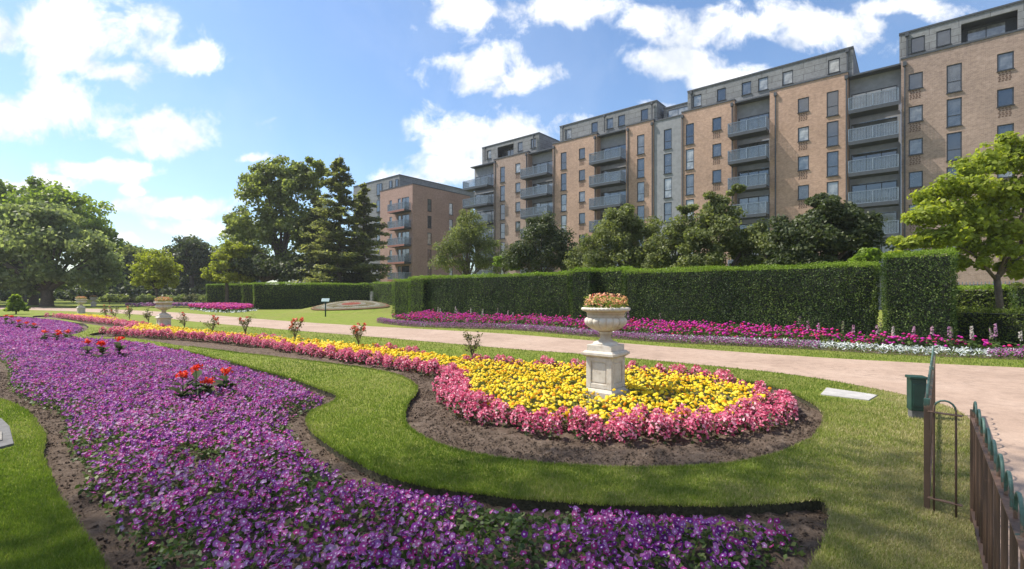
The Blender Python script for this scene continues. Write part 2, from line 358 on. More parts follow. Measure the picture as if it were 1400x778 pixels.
def fill(loops, z, mat, name, wall=0, kind='structure', wall_mat=None):
    bm = bmesh.new(); allE = []
    for lp in loops:
        vs = [bm.verts.new((p[0], p[1], z)) for p in lp]
        allE += [bm.edges.new((vs[i], vs[(i+1) % len(vs)])) for i in range(len(vs))]
    bmesh.ops.triangle_fill(bm, edges=allE, use_beauty=True, use_dissolve=False)
    for f in bm.faces:
        f.normal_update()
        if f.normal.z < 0: f.normal_flip()
    if wall:
        for lp in loops[1:]:
            top = [bm.verts.new((p[0], p[1], z)) for p in lp]; bot = [bm.verts.new((p[0], p[1], z-wall)) for p in lp]
            for i in range(len(lp)):
                f = bm.faces.new((top[i], top[(i+1) % len(lp)], bot[(i+1) % len(lp)], bot[i])); f.material_index = 1
    me = bpy.data.meshes.new(name); bm.to_mesh(me); bm.free(); me.materials.append(mat)
    if wall: me.materials.append(wall_mat or mat)
    o = link(name, me); tag(o, kind=kind); return o

R = 900.0
outer = np.array([(-R,-60),(R,-60),(R,R),(-R,R)])
M['turf_edge'] = plain('turf_edge', (.055,.05,.025), .95, nscale=25, namt=.6, bumps=1, bscale=50)
fill([outer, bed1, bed2], 0, M['lawn'], 'ground', .11, wall_mat=M['turf_edge'])
fill([path_poly], .004, M['path'], 'path')

# soil sheets with real relief
def soil(poly, name, z, step=.06):
    lo = poly.min(0); hi = poly.max(0); ymax = min(hi[1], 14.0); lo = np.maximum(lo, [-16, 1.0]); hi = np.minimum(hi, [8, ymax])
    xs = np.arange(lo[0]-.2, hi[0]+.2, step); ys = np.arange(lo[1]-.2, hi[1]+.2, step)
    X, Y = np.meshgrid(xs, ys); x = X.ravel(); y = Y.ravel()
    keep = inpoly(x, y, poly) | (polydist(x, y, poly) < .09) if len(x) < 4e5 else np.ones(len(x), bool)
    zz = z+.012*wav(x, y, 6, 3)+.012*wav(x, y, 28, 4)+rng.normal(size=len(x))*.007
    nx, ny = len(xs), len(ys)
    idx = np.arange(nx*ny).reshape(ny, nx); f = np.stack([idx[:-1,:-1], idx[:-1,1:], idx[1:,1:], idx[1:,:-1]], -1).reshape(-1, 4)
    kk = keep[f].all(1); f = f[kk]; used = np.unique(f); rm = np.full(nx*ny, -1); rm[used] = np.arange(len(used))
    me = npmesh(name, np.stack([x, y, zz], 1)[used], rm[f], M['soil'], smooth=True)
    tag(link(name, me), kind='structure')
soil(bed1, 'soil', -.085); soil(bed2, 'soil', -.075, .05)
fill([bed1], -.12, M['soil'], 'soil_base'); fill([bed2], -.12, M['soil'], 'soil_base')
# crumbs of soil
def crumbs(poly, inner, n_d, z):
    x, y = area_pts(poly, n_d); m = (y < 10) & (y > 1.5) & (~inpoly(x, y, inner) | (polydist(x, y, inner) < .1)); x = x[m]; y = y[m]
    tv = np.array([(1,0,0),(-1,0,0),(0,1,0),(0,-1,0),(0,0,.8),(0,0,-.8)]); tf = np.array([(0,2,4),(2,1,4),(1,3,4),(3,0,4),(2,0,5),(1,2,5),(3,1,5),(0,3,5)])
    s = .003+.012*rng.random(len(x))**3*1.2
    return scatter(tv, tf, np.stack([x, y, np.full(len(x), z)+.004], 1), rng.normal(size=(len(x), 3)), s, jit=.2)[:2]
a = crumbs(bed1, pet, 900, -.078); b = crumbs(bed2, beg, 1300, -.068)
me = npmesh('soil_crumbs', np.vstack([a[0], b[0]]), np.vstack([a[1], b[1]+len(a[0])]), M['soil'])
tag(link('soil_crumbs', me), 'loose brown crumbs of soil at the edges of the beds', 'soil', kind='stuff')

# grass blades, denser near the viewer
def blades():
    n = 900000
    px = rng.uniform(-150, 1560, n); Y = 1/rng.uniform(1/22.0, 1/2.2, n); x = (px-700)/F*Y
    m = ~inpoly(x, Y, bed1) & ~inpoly(x, Y, bed2) & ~inpoly(x, Y, path_poly)
    q_ = np.array([G(1204,543), G(1186,550), G(1118,541), G(1130,529.5)]); q2 = np.array([G(21,611), G(0,617), (-9,3.1), (-9,4.2), G(2,572), G(15,584)]); m[m] &= ~inpoly(x[m], Y[m], q_) & ~inpoly(x[m], Y[m], q2)
    x = x[m]; Y = Y[m]
    # ragged fringe hanging over the cut turf edge
    ed = []
    for p in (bed1, bed2):
        q = np.roll(p, -1, 0)
        for k in range(len(p)):
            L_ = np.hypot(*(q[k]-p[k])); c = (p[k]+q[k])/2
            if c[1] > 14 or c[1] < 2: continue
            nn = int(L_*700/max(1, c[1]/4)); t = rng.random(nn)[:, None]; e = p[k]+(q[k]-p[k])*t+rng.normal(size=(nn, 2))*.012; ed.append(e)
    ed = np.vstack(ed); x = np.concatenate([x, ed[:, 0]]); Y = np.concatenate([Y, ed[:, 1]])
    N = len(x); print('blades', N)
    s = np.clip(Y/3.2, .8, 5)**.75
    h = (.016+.018*rng.random(N))*s**.35; w = .0032*s
    a = rng.uniform(0, 6.28, N); lean = rng.normal(size=(N, 2))*.012
    dx = np.cos(a)*w; dy = np.sin(a)*w
    v = np.empty((N, 3, 3)); v[:, 0] = np.stack([x-dx, Y-dy, np.full(N, -.004)], 1); v[:, 1] = np.stack([x+dx, Y+dy, np.full(N, -.004)], 1)
    v[:, 2] = np.stack([x+lean[:, 0], Y+lean[:, 1], h], 1)
    f = np.arange(N*3).reshape(-1, 3)
    dry = np.clip((.74*x-.67*Y+1.6)/1.5, 0, 1)*(Y < 8)
    rnd = np.clip(.40+.20*rng.normal(size=N)+.12*wav(x, Y, 1.2, 9)+.10*wav(x, Y, 5, 10)+.62*dry, 0, 1)
    me = npmesh('grass', v.reshape(-1, 3), f, M['blade'], {'rnd': ('FACE', rnd)})
    tag(link('grass', me), 'short mown green grass of the lawn around the beds', 'grass', kind='stuff')
blades()

# ------------------------------------------------------------------ petunias
M['petal_purple'] = leafmat('petunia_petals', [(.13,.018,.18), (.22,.03,.27), (.34,.07,.36), (.46,.19,.46), (.30,.03,.22), (.46,.05,.25), (.44,.24,.46), (.25,.08,.34), (.56,.44,.54)], .4, .65, .12, rad=((.78,.70,.86), .16), tint=(1.15, .9, 1.0))
M['leaf_bed'] = leafmat('bedding_leaves', [(.04,.07,.016), (.08,.125,.03), (.13,.18,.045), (.22,.25,.09)], .35)
def flower10():
    tv = [(0,0,-.12)]
    for k in range(10):
        a = 2*math.pi*k/10; r = .5 if k % 2 == 0 else .40; tv.append((r*math.cos(a), r*math.sin(a), .06 if k % 2 else 0))
    return np.array(tv), np.array([(0, 1+k, 1+(k+1) % 10) for k in range(10)]), np.array([0]+[1]*10)
def flower5():
    tv = [(0,0,-.1)]+[(.48*math.cos(6.283*k/5), .48*math.sin(6.283*k/5), .04) for k in range(5)]
    return np.array(tv), np.array([(0, 1+k, 1+(k+1) % 5) for k in range(5)]), np.array([0]+[1]*5)
def merge(parts):
    vs, fs, at = [], [], {}; n = 0
    for v, f, a in parts:
        vs.append(v); fs.append(f+n); n += len(v)
        for k, x in a.items(): at.setdefault(k, []).append(x)
    return np.vstack(vs), np.vstack(fs), {k: np.concatenate(x) for k, x in at.items()}
def petunias():
    x, y = area_pts(pet, 760)
    vis = (np.abs(x)/y < 1.35) & (y > 1.9) & (y < 60); x = x[vis]; y = y[vis]
    d = polydist(x, y, pet)
    gap = wav(x, y, 5.5, 21)+.55*wav(x, y, 14, 22)
    near = np.clip((6.5-y)/3.5, 0, 1)
    keep = (gap > -2.0+1.4*near) | (rng.random(len(x)) < .05); keep &= rng.random(len(x)) < np.clip(.35+d*3, 0, 1)
    keep &= rng.random(len(x)) < np.where(y > 12, .6, np.where(y>7, .9, 1)); 
    leafx, leafy, leafd, leafg = x.copy(), y.copy(), d, gap
    x = x[keep]; y = y[keep]; d = d[keep]
    z = -.06+.17*np.clip(d/.3, .12, 1)**.6+.025*wav(x, y, 9, 23)+.026*rng.normal(size=len(x))
    parts = []
    for sel, fl in (((y < 9), flower10()), ((y >= 9), flower5())):
        tv, tf, rad = fl; k = sel.sum(); pos = np.stack([x, y, z], 1)[sel]
        nrm = rng.normal(size=(k, 3))*.75+np.array([-.15, -.4, 1.0])
        sz = rng.uniform(.028, .050, k)*np.where(pos[:, 1] > 12, 1.4, 1.0)
        v, f, ii = scatter(tv, tf, pos, nrm, sz, jit=.05)
        r = np.clip(.43+.16*wav(pos[:, 0], pos[:, 1], 3, 24)+.23*rng.normal(size=k), 0, 1); 
        parts.append((v, f, {'rnd': r[ii], 'rad': np.tile(rad, k).astype(float)}))
    v, f, at = merge(parts)
    print('petunia faces', len(f))
    me = npmesh('petunias', v, f, M['petal_purple'], {'rnd': ('FACE', at['rnd']), 'rad': ('POINT', at['rad'])})
    tag(link('petunias', me), 'mass of purple and violet petunias filling the long bed in front', 'flowers', kind='stuff')
    # leaves beneath
    m = (leafg > -1.7) & (leafy < 25); lx = np.repeat(leafx[m], 2)+rng.normal(size=m.sum()*2)*.03; ly = np.repeat(leafy[m], 2)+rng.normal(size=m.sum()*2)*.03; ld = np.repeat(leafd[m], 2)
    k = len(lx); lz = -.08+.175*np.clip(ld/.3, .1, 1)**.6*rng.random(k)**.6+.02*wav(lx, ly, 9, 23)
    v, f, ii = scatter(QUAD, QF, np.stack([lx, ly, lz], 1), rng.normal(size=(k, 3))*.8+np.array([0,-.2,1]), rng.uniform(.03, .055, k))
    me = npmesh('petunia_leaves', v, f, M['leaf_bed'], {'rnd': ('FACE', np.clip(.4+.25*rng.normal(size=k), 0, 1)[ii])})
    tag(link('petunia_leaves', me), 'small green leaves and stems under the purple petunias', 'foliage', kind='stuff')
petunias()

# ------------------------------------------------------------------ begonias
M['petal_pink'] = leafmat('begonia_petals', [(.48,.03,.10), (.64,.085,.19), (.76,.19,.31), (.84,.36,.45), (.90,.62,.66)], .35, .5, .3, tint=(1.05,.75,.9))
M['leaf_beg'] = leafmat('begonia_leaves', [(.03,.05,.012), (.06,.08,.02), (.10,.05,.03)], .25)
M['petal_yellow'] = leafmat('yellow_petals', [(.66,.36,.01), (.80,.54,.015), (.88,.68,.03), (.90,.78,.10), (.74,.28,.01)], .3, .6, .2, tint=(1.05,.95,.5))
M['leaf_yel'] = leafmat('yellow_flower_leaves', [(.08,.11,.016), (.14,.17,.028), (.21,.22,.045)], .35)
def begonia_variant(seed, np_=175, nl=34, hh=.29, rr=.105):
    r = np.random.default_rng(seed)
    ph = r.uniform(0, 6.28, np_); u = r.random(np_)**.55; zz = hh*(.25+.75*np.sqrt(np.clip(1-(u*.93)**2, 0, 1)))*(r.uniform(.82, 1.05, np_)); rad = rr*u*r.uniform(.9, 1.12, np_)
    low = r.random(np_) < .3; zz[low] *= r.uniform(.35, .8, low.sum()); rad[low] = rr*r.uniform(.8, 1.1, low.sum())
    pos = np.stack([rad*np.cos(ph), rad*np.sin(ph), zz], 1); nr = pos*np.array([4,4,2.2])+r.normal(size=pos.shape)*.45
    tri = np.array([(-.5,-.35,.1),(.1,-.5,0),(.5,.1,.12),(0,.5,-.05)])
    v1, f1, i1 = scatter(tri, QF, pos, nr, r.uniform(.022, .040, np_), jit=.08)
    ph = r.uniform(0, 6.28, nl); pl = np.stack([rr*.95*r.random(nl)**.4*np.cos(ph), rr*.95*r.random(nl)**.4*np.sin(ph), hh*r.uniform(.05, .8, nl)], 1)
    v2, f2, i2 = scatter(QUAD, QF, pl, pl*3+r.normal(size=pl.shape)*.5+np.array([0,0,.4]), r.uniform(.05, .08, nl))
    a = np.concatenate([np.clip(.5+.26*r.normal(size=np_), 0, 1)[i1], r.random(nl)[i2]]); mi = np.concatenate([np.zeros(len(f1)), np.ones(len(f2))])
    return np.vstack([v1, v2]), np.vstack([f1, f2+len(v1)]), a, mi
BV = [begonia_variant(100+i) for i in range(8)]
BM = [npmesh('begonia_plant', v, f, [M['petal_pink'], M['leaf_beg']], {'rnd': ('FACE', a)}, mi) for v, f, a, mi in BV]
def poisson(x, y, r, far=None):
    cell = {}; keep = []
    for i in range(len(x)):
        cx, cy = int(x[i]/r), int(y[i]/r); ok = True
        for a in range(cx-1, cx+2):
            for b in range(cy-1, cy+2):
                for j in cell.get((a, b), ()):
                    if (x[i]-x[j])**2+(y[i]-y[j])**2 < r*r: ok = False; break
                if not ok: break
            if not ok: break
        if ok: cell.setdefault((cx, cy), []).append(i); keep.append(i)
    return np.array(keep)
def along(poly):
    return poly[np.arange(len(poly))]
# the front edge of the bed carries a band two or three plants deep, the rear edge a single broken row
nb = len(BEG)*6; front_part = beg[:6*19]; rear_part = beg[6*19:6*34]; lobe_part = beg[6*33:]
x, y = area_pts(beg, 130)
df = np.minimum(polydist(x, y, front_part, False), polydist(x, y, lobe_part, False)); dr = polydist(x, y, rear_part, False)
band = (df < .38+.14*np.clip((x+4)/3, 0, 1)) | ((dr < .22) & ((wav(x, y, 1.6, 31) > .5) | (x > -1.2)))
band &= (polydist(x, y, beg) > .06)
bx, by = x[band], y[band]; kp = poisson(bx, by, .178); bx = bx[kp]; by = by[kp]
PED = np.array([G(828, 540)])[0]
order = np.argsort(by**2+bx**2*.3); bx = bx[order]; by = by[order]; print('begonias', len(bx))
for i in range(min(300, len(bx))):
    o = link('begonia_plant', BM[i % 8]); o.location = (bx[i], by[i], -.08); o.rotation_euler = (rng.normal()*.08, rng.normal()*.08, rng.uniform(0, 6.28)); s = rng.uniform(.85, 1.2); o.scale = (s, s, s*rng.uniform(.85, 1.1))
    tag(o, 'bushy pink begonia plant in the nearer stretch of the border edging the yellow flowers', 'flowering plant', 'pink begonias edging the yellow flowers')
parts = []; mis = []
for i in range(300, len(bx)):
    v, f, a, mi = BV[i % 8]; an = rng.uniform(0, 6.28); c, s_ = math.cos(an), math.sin(an); s = rng.uniform(.9, 1.2)
    if by[i] > 18:
        sub = np.arange(len(f)) % 2 == 0; f2 = f[sub]; a2 = a[sub]; mi2 = mi[sub]; used = f2.ravel(); vv = v[used]; f2 = np.arange(len(used)).reshape(-1, 4)
    else: vv, f2, a2, mi2 = v, f, a, mi
    Rm = np.array([(c, -s_, 0), (s_, c, 0), (0, 0, 1)])
    parts.append(((vv@Rm.T)*s+np.array([bx[i], by[i], -.08]), f2, {'rnd': a2})); mis.append(mi2)
v, f, at = merge(parts); me = npmesh('begonia_border', v, f, [M['petal_pink'], M['leaf_beg']], {'rnd': ('FACE', at['rnd'])}, np.concatenate(mis))
tag(link('begonia_border', me), 'distant stretch of pink begonias edging the far part of the bed', 'flowers', kind='stuff')

# yellow flowers
def yellow():
    x, y = area_pts(beg, 420); df = np.minimum(polydist(x, y, front_part, False), polydist(x, y, lobe_part, False)); dr = polydist(x, y, rear_part, False)
    pc = np.array(K_ped); dp = np.hypot(x-pc[0], y-pc[1])
    k = (df > .30+.12*np.clip((x+4)/3, 0, 1)) & (dr > .10) & (dp > .36) & (rng.random(len(x)) < np.where(y > 14, .55, 1)); x = x[k]; y = y[k]
    kp = poisson(x, y, .040); x = x[kp]; y = y[kp]
    n = len(x); g = wav(x, y, 11, 41); kk = (g > -1.35); x = x[kk]; y = y[kk]; g = g[kk]; n = len(x)
    z = .10+.04*g+.028*rng.normal(size=n)
    tv = [(0,0,.34)]; 
    for j, (r, zz) in enumerate(((.34, .24), (.52, -.02))):
        for q in range(6): a = 6.283*(q+.5*j)/6; tv.append((r*math.cos(a), r*math.sin(a), zz+(.06 if q % 2 else -.05)))
    tf = [(0, 1+q, 1+(q+1) % 6) for q in range(6)]
    for q in range(6): tf += [(1+q, 7+q, 1+(q+1) % 6), (1+(q+1) % 6, 7+q, 7+(q+1) % 6)]
    far = y > 11
    pos = np.stack([x, y, z], 1); sz = rng.uniform(.036, .070, n)*np.where(far, 1.3, 1)
    v, f, ii = scatter(np.array(tv), np.array(tf), pos, rng.normal(size=(n, 3))*.35+np.array([0,-.2,1]), sz, jit=.07)
    r = np.clip(.46+.22*rng.normal(size=n)+.12*wav(x, y, 4, 42), 0, .85); r[rng.random(n) < .06] = 1
    print('yellow', n)
    me = npmesh('yellow_flowers', v, f, M['petal_yellow'], {'rnd': ('FACE', r[ii])})
    tag(link('yellow_flowers', me), 'mass of round yellow flowers inside the pink begonia edging', 'flowers', kind='stuff')
    x = np.repeat(x, 4)+rng.normal(size=n*4)*.03; y = np.repeat(y, 4)+rng.normal(size=n*4)*.03; m = np.hypot(x-pc[0], y-pc[1]) > .33; x = x[m]; y = y[m]; k = len(x)
    z = -.06+.15*rng.random(k)**.5+.03*wav(x, y, 11, 41)
    v, f, ii = scatter(QUAD, QF, np.stack([x, y, z], 1), rng.normal(size=(k, 3))*.8+np.array([0,-.2,1]), rng.uniform(.035, .06, k))
    me = npmesh('yellow_flower_leaves', v, f, M['leaf_yel'], {'rnd': ('FACE', rng.random(k)[ii])})
    tag(link('yellow_flower_leaves', me), 'green leaves between the round yellow flowers', 'foliage', kind='stuff')
K_ped = ((828-700)/F*7.35, 7.35)
yellow()

# ------------------------------------------------------------------ urns on pedestals
M['petal_urn'] = leafmat('urn_blossoms', [(.66,.10,.12), (.78,.36,.20), (.80,.56,.20), (.74,.34,.28), (.76,.60,.30)], .35, tint=(1.1,.9,.8))
M['leaf_urn'] = leafmat('urn_leaves', [(.10,.16,.02), (.20,.26,.04), (.30,.30,.06)], .35)
def urn_meshes():
    p = MB()   # pedestal, square
    p.box(-.26,.26,-.26,.26,-.11,.10); p.box(-.235,.235,-.235,.235,.10,.14, ins=.02)
    p.box(-.20,.20,-.20,.20,.14,.62)
    for a in range(4):   # raised border of the panel on each face
        c, s = round(math.cos(a*math.pi/2)), round(math.sin(a*math.pi/2))
        def B(u0, u1, z0, z1, d0=.198, d1=.218):
            xs = []; 
            q = [(u0,-d0),(u1,-d0),(u1,-d1),(u0,-d1)]; q = [(u*c-v*s, u*s+v*c) for u, v in q]
            X = [t[0] for t in q]; Y_ = [t[1] for t in q]; p.box(min(X), max(X), min(Y_), max(Y_), z0, z1)
        B(-.2175,-.135,.145,.617); B(.135,.2175,.145,.617); B(-.1345,.1345,.145,.215, .198, .2165); B(-.1345,.1345,.55,.617, .198, .2165)
        B(-.115,.115,.235,.53, .198, .206)
    p.box(-.235,.235,-.235,.235,.62,.645, ins=-.03); p.box(-.275,.275,-.275,.275,.645,.685); p.box(-.255,.255,-.255,.255,.685,.71, ins=.02)
    p.box(-.21,.21,-.21,.21,.71,.80)
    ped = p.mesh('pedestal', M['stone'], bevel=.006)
    u = MB(); prof = []
    prof = [(.19,.80),(.195,.815),(.185,.83),(.15,.845),(.115,.86),(.10,.875),(.082,.90),(.078,.94),(.086,.965),(.105,.978),(.108,.99),(.10,1.0),
            (.13,1.01),(.20,1.035),(.26,1.07),(.30,1.11),(.318,1.15),(.315,1.185),(.295,1.21),(.28,1.222),(.285,1.235),(.285,1.29),(.30,1.30),(.315,1.308),(.345,1.318),(.362,1.332),(.366,1.35),(.36,1.365),(.34,1.372),(.315,1.368),(.30,1.34),(.29,1.28),(.0,1.27)]
    def mod(j, a):
        z = prof[j][1]
        if 12 <= j <= 18:
            e = math.sin((j-11)/8*math.pi)**.6; return 1+.085*e*(abs(math.sin(a*9))**.5-.65)
        if 24 <= j <= 27: return 1+.028*(abs(math.sin(a*20)))
        return 1
    u.lathe(prof, 216, mod)
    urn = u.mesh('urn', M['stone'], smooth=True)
    r = np.random.default_rng(5); n = 520
    ph = r.uniform(0, 6.28, n); rr = .34*np.sqrt(r.random(n)); zz = 1.36+.20*np.clip(1-(rr/.37)**4, 0, 1)**.5*r.uniform(.35, 1.15, n)
    pos = np.stack([rr*np.cos(ph), rr*np.sin(ph), zz], 1)
    v1, f1, i1 = scatter(np.array([(-.5,-.35,.1),(.1,-.5,0),(.5,.1,.12),(0,.5,-.05)]), QF, pos, pos*np.array([2,2,0])+r.normal(size=pos.shape)*.5+np.array([0,0,.8]), r.uniform(.022,.042,n), jit=.08)
    n2 = 420; ph = r.uniform(0, 6.28, n2); rr = .345*r.random(n2)**.5; zz = 1.34+.20*r.random(n2)
    pos = np.stack([rr*np.cos(ph), rr*np.sin(ph), zz], 1)
    v2, f2, i2 = scatter(QUAD, QF, pos, pos*np.array([2,2,0])+r.normal(size=pos.shape)*.6+np.array([0,0,.8]), r.uniform(.04,.065,n2))
    bl = npmesh('blossoms', v1, f1, M['petal_urn'], {'rnd': ('FACE', r.random(n)[i1])}); lf = npmesh('foliage', v2, f2, M['leaf_urn'], {'rnd': ('FACE', r.random(n2)[i2])})
    return ped, urn, bl, lf
ped, urn, bl, lf = urn_meshes()
def place_urn(X, Y, label, plabel, z=0, pink=False):
    e = empty('stone_pedestal_urn', (X, Y, z), label, 'stone urn', 'stone urns on pedestals along the beds', ROT)
    part('pedestal', ped, e); part('urn', urn, e)
    # planting grows out of the urn: it rests in it, a thing of its own
    q = empty('urn_planting', (X, Y, z), plabel, 'flowers', 'flowers planted in the stone urns', ROT)
    part('foliage', lf, q); part('blossoms', bl, q)
place_urn(K_ped[0], K_ped[1], 'large fluted cream stone urn on a square pedestal among the yellow flowers, the nearest one', 'bunch of peach and yellow blossoms filling the nearest stone urn')
x2, y2 = G(224, 449); place_urn(x2, y2, 'stone urn in the narrow far part of the yellow bed, between young rose bushes', 'salmon blossoms filling the middle distance stone urn', -.18)
x3, y3 = G(111, 428); place_urn(x3, y3, 'small far stone urn at the tip of the pink border near the left trees', 'pink blossoms filling the far stone urn at the end of the bed', -.28)
x4, y4 = G(128, 419); place_urn(x4, y4, 'tiny pale stone urn across the path, in front of the far rose bed', 'faint blossoms in the tiny stone urn across the path', -.3)

# ------------------------------------------------------------------ red flowered plants in the purple bed
M['petal_red'] = leafmat('red_petals', [(.45,.01,.008), (.72,.03,.012), (.85,.08,.02), (.88,.18,.05)], .35, tint=(1.1,.7,.5))
M['leaf_canna'] = leafmat('dark_leaves', [(.025,.05,.012), (.05,.085,.02), (.08,.06,.03), (.12,.15,.03)], .35, .6, .12)
def red_plant(px, py, h, heads, label, leafn=9, sc=1.0):
    X, Y = G(px, py, .05); e = empty('red_flower_plant', (X, Y, -.08), label, 'flowering plant', 'red flowered plants rising out of the petunias')
    m = MB(); tips = []
    for i in range(heads):
        dx, dy = (rng.normal()*.05, rng.normal()*.05) if heads > 1 else (0, 0); hh = h*(1-.18*i*rng.random()); tips.append((dx, dy, hh))
        m.tube([(0,0,0),(dx*.4,dy*.4,hh*.5),(dx,dy,hh)], [.009,.008,.005], 6)
    part('stem', m.mesh('stem', M['leaf_canna_solid'], True), e)
    r = rng; L_ = []
    for k in range(leafn):
        a = r.uniform(0, 6.28); z0 = h*r.uniform(.15, .7); ln = r.uniform(.14, .24)*sc; w = ln*.27; up = r.uniform(.35, 1.1)
        d = np.array([math.cos(a), math.sin(a), 0]); s = np.array([-d[1], d[0], 0]); p0 = np.array([0, 0, z0]); 
        pts = [p0+d*ln*t*(1-.1*t)+np.array([0,0,ln*(up*t-.55*up*t*t)]) for t in (0, .3, .65, 1)]; ws = (.15, 1, .8, .0)
        vs = []
        for p_, w_ in zip(pts, ws): vs += [p_-s*w*w_+np.array([0,0,.012*w_]), p_, p_+s*w*w_+np.array([0,0,.012*w_])]
        fs = [(3*i+j, 3*i+j+1, 3*i+j+4, 3*i+j+3) for i in range(3) for j in range(2)]; L_.append((np.array(vs), np.array(fs), {'rnd': np.full(6, r.random())}))
    v, f, at = merge(L_); part('leaves', npmesh('leaves', v, f, M['leaf_canna'], {'rnd': ('FACE', at['rnd'])}), e)
    for t in tips:
        n = 46; pos = r.normal(size=(n, 3))*np.array([.036, .036, .02]); v, f, ii = scatter(np.array([(-.5,-.22,.05),(.1,-.35,0),(.5,.05,.08),(0,.35,-.05)]), QF, pos+np.array(t), pos*10+r.normal(size=(n, 3))*.6+np.array([0,0,.3]), r.uniform(.035,.06,n)*sc, jit=.06)
        part('flower_head', npmesh('flower_head', v, f, M['petal_red'], {'rnd': ('FACE', r.random(n)[ii])}), e)
M['leaf_canna_solid'] = plain('plant_stem', (.045,.07,.02), .6)
reds = [(250,548,.42,1,'red flowered plant left of the nearest red clump'),(268,545,.50,1,'tallest red flowered plant in the nearest clump, middle of it'),(286,545,.30,1,'short red flowered plant at the front right of the nearest clump'),(309,537,.38,1,'slender red flowered plant at the right end of the nearest clump'),
 (119,490,.44,1,'left red flowered plant of the second nearest clump'),(139,491,.42,2,'double headed red plant in the middle of the second nearest clump'),(164,489,.50,1,'right red flowered plant of the second nearest clump'),
 (61,468,.38,1,'left red flowered plant of the third clump from the front'),(77,469,.40,2,'double headed red plant in the middle of the third clump from the front'),(92,466,.34,1,'right red flowered plant of the third clump from the front'),
 (26,451,.42,1,'right hand red plant of the fourth clump, before the far lawn'),(36,451,.34,1,'small red plant just right of the fourth clump'),(8,445,.5,1,'red flowered plant nearest the left edge of the picture'),(16,446,.5,1,'tall red plant in the fourth clump, second from the left edge'),(47,452,.3,1,'last faint red plant behind the third clump')]
for r_ in reds: red_plant(r_[0], r_[1], r_[2]+.09, *r_[3:], leafn=12, sc=1.15)

# ------------------------------------------------------------------ leaves helper, trees
LEAF = {}
LEAF['fresh'] = leafmat('fresh_leaves', [(.11,.165,.03), (.18,.25,.045), (.26,.33,.06), (.35,.41,.09)], .6, tint=(1.2,1.25,.55))
LEAF['mid'] = leafmat('mid_leaves', [(.115,.14,.05), (.18,.215,.07), (.26,.295,.105), (.36,.385,.17)], .6, tint=(1.25,1.3,.6))
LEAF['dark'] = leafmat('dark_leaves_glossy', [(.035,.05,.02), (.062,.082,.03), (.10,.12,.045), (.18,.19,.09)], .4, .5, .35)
LEAF['pale'] = leafmat('pale_leaves', [(.14,.175,.075), (.20,.24,.11), (.28,.32,.15), (.37,.41,.22)], .6, tint=(1.2,1.25,.65))
LEAF['yellow'] = leafmat('yellow_green_leaves', [(.17,.195,.02), (.27,.295,.03), (.37,.385,.05), (.45,.46,.09)], .55, tint=(1.1,1.2,.5))
LEAF['lime'] = leafmat('lime_leaves', [(.11,.16,.02), (.18,.26,.028), (.27,.36,.045), (.36,.45,.09)], .5)
LEAF['catalpa'] = leafmat('catalpa_leaves', [(.17,.22,.025), (.26,.33,.04), (.36,.42,.065), (.47,.51,.14)], .6, tint=(1.25,1.2,.5))
LEAF['conifer'] = leafmat('conifer_needles', [(.10,.12,.05), (.16,.18,.075), (.22,.24,.10), (.30,.31,.15)], .6, tint=(1.25,1.25,.65))
LEAF['gloss'] = leafmat('laurel_leaves', [(.08,.105,.035), (.14,.165,.058), (.22,.245,.09), (.33,.35,.18)], .5, .5, .3, tint=(1.2,1.25,.6))
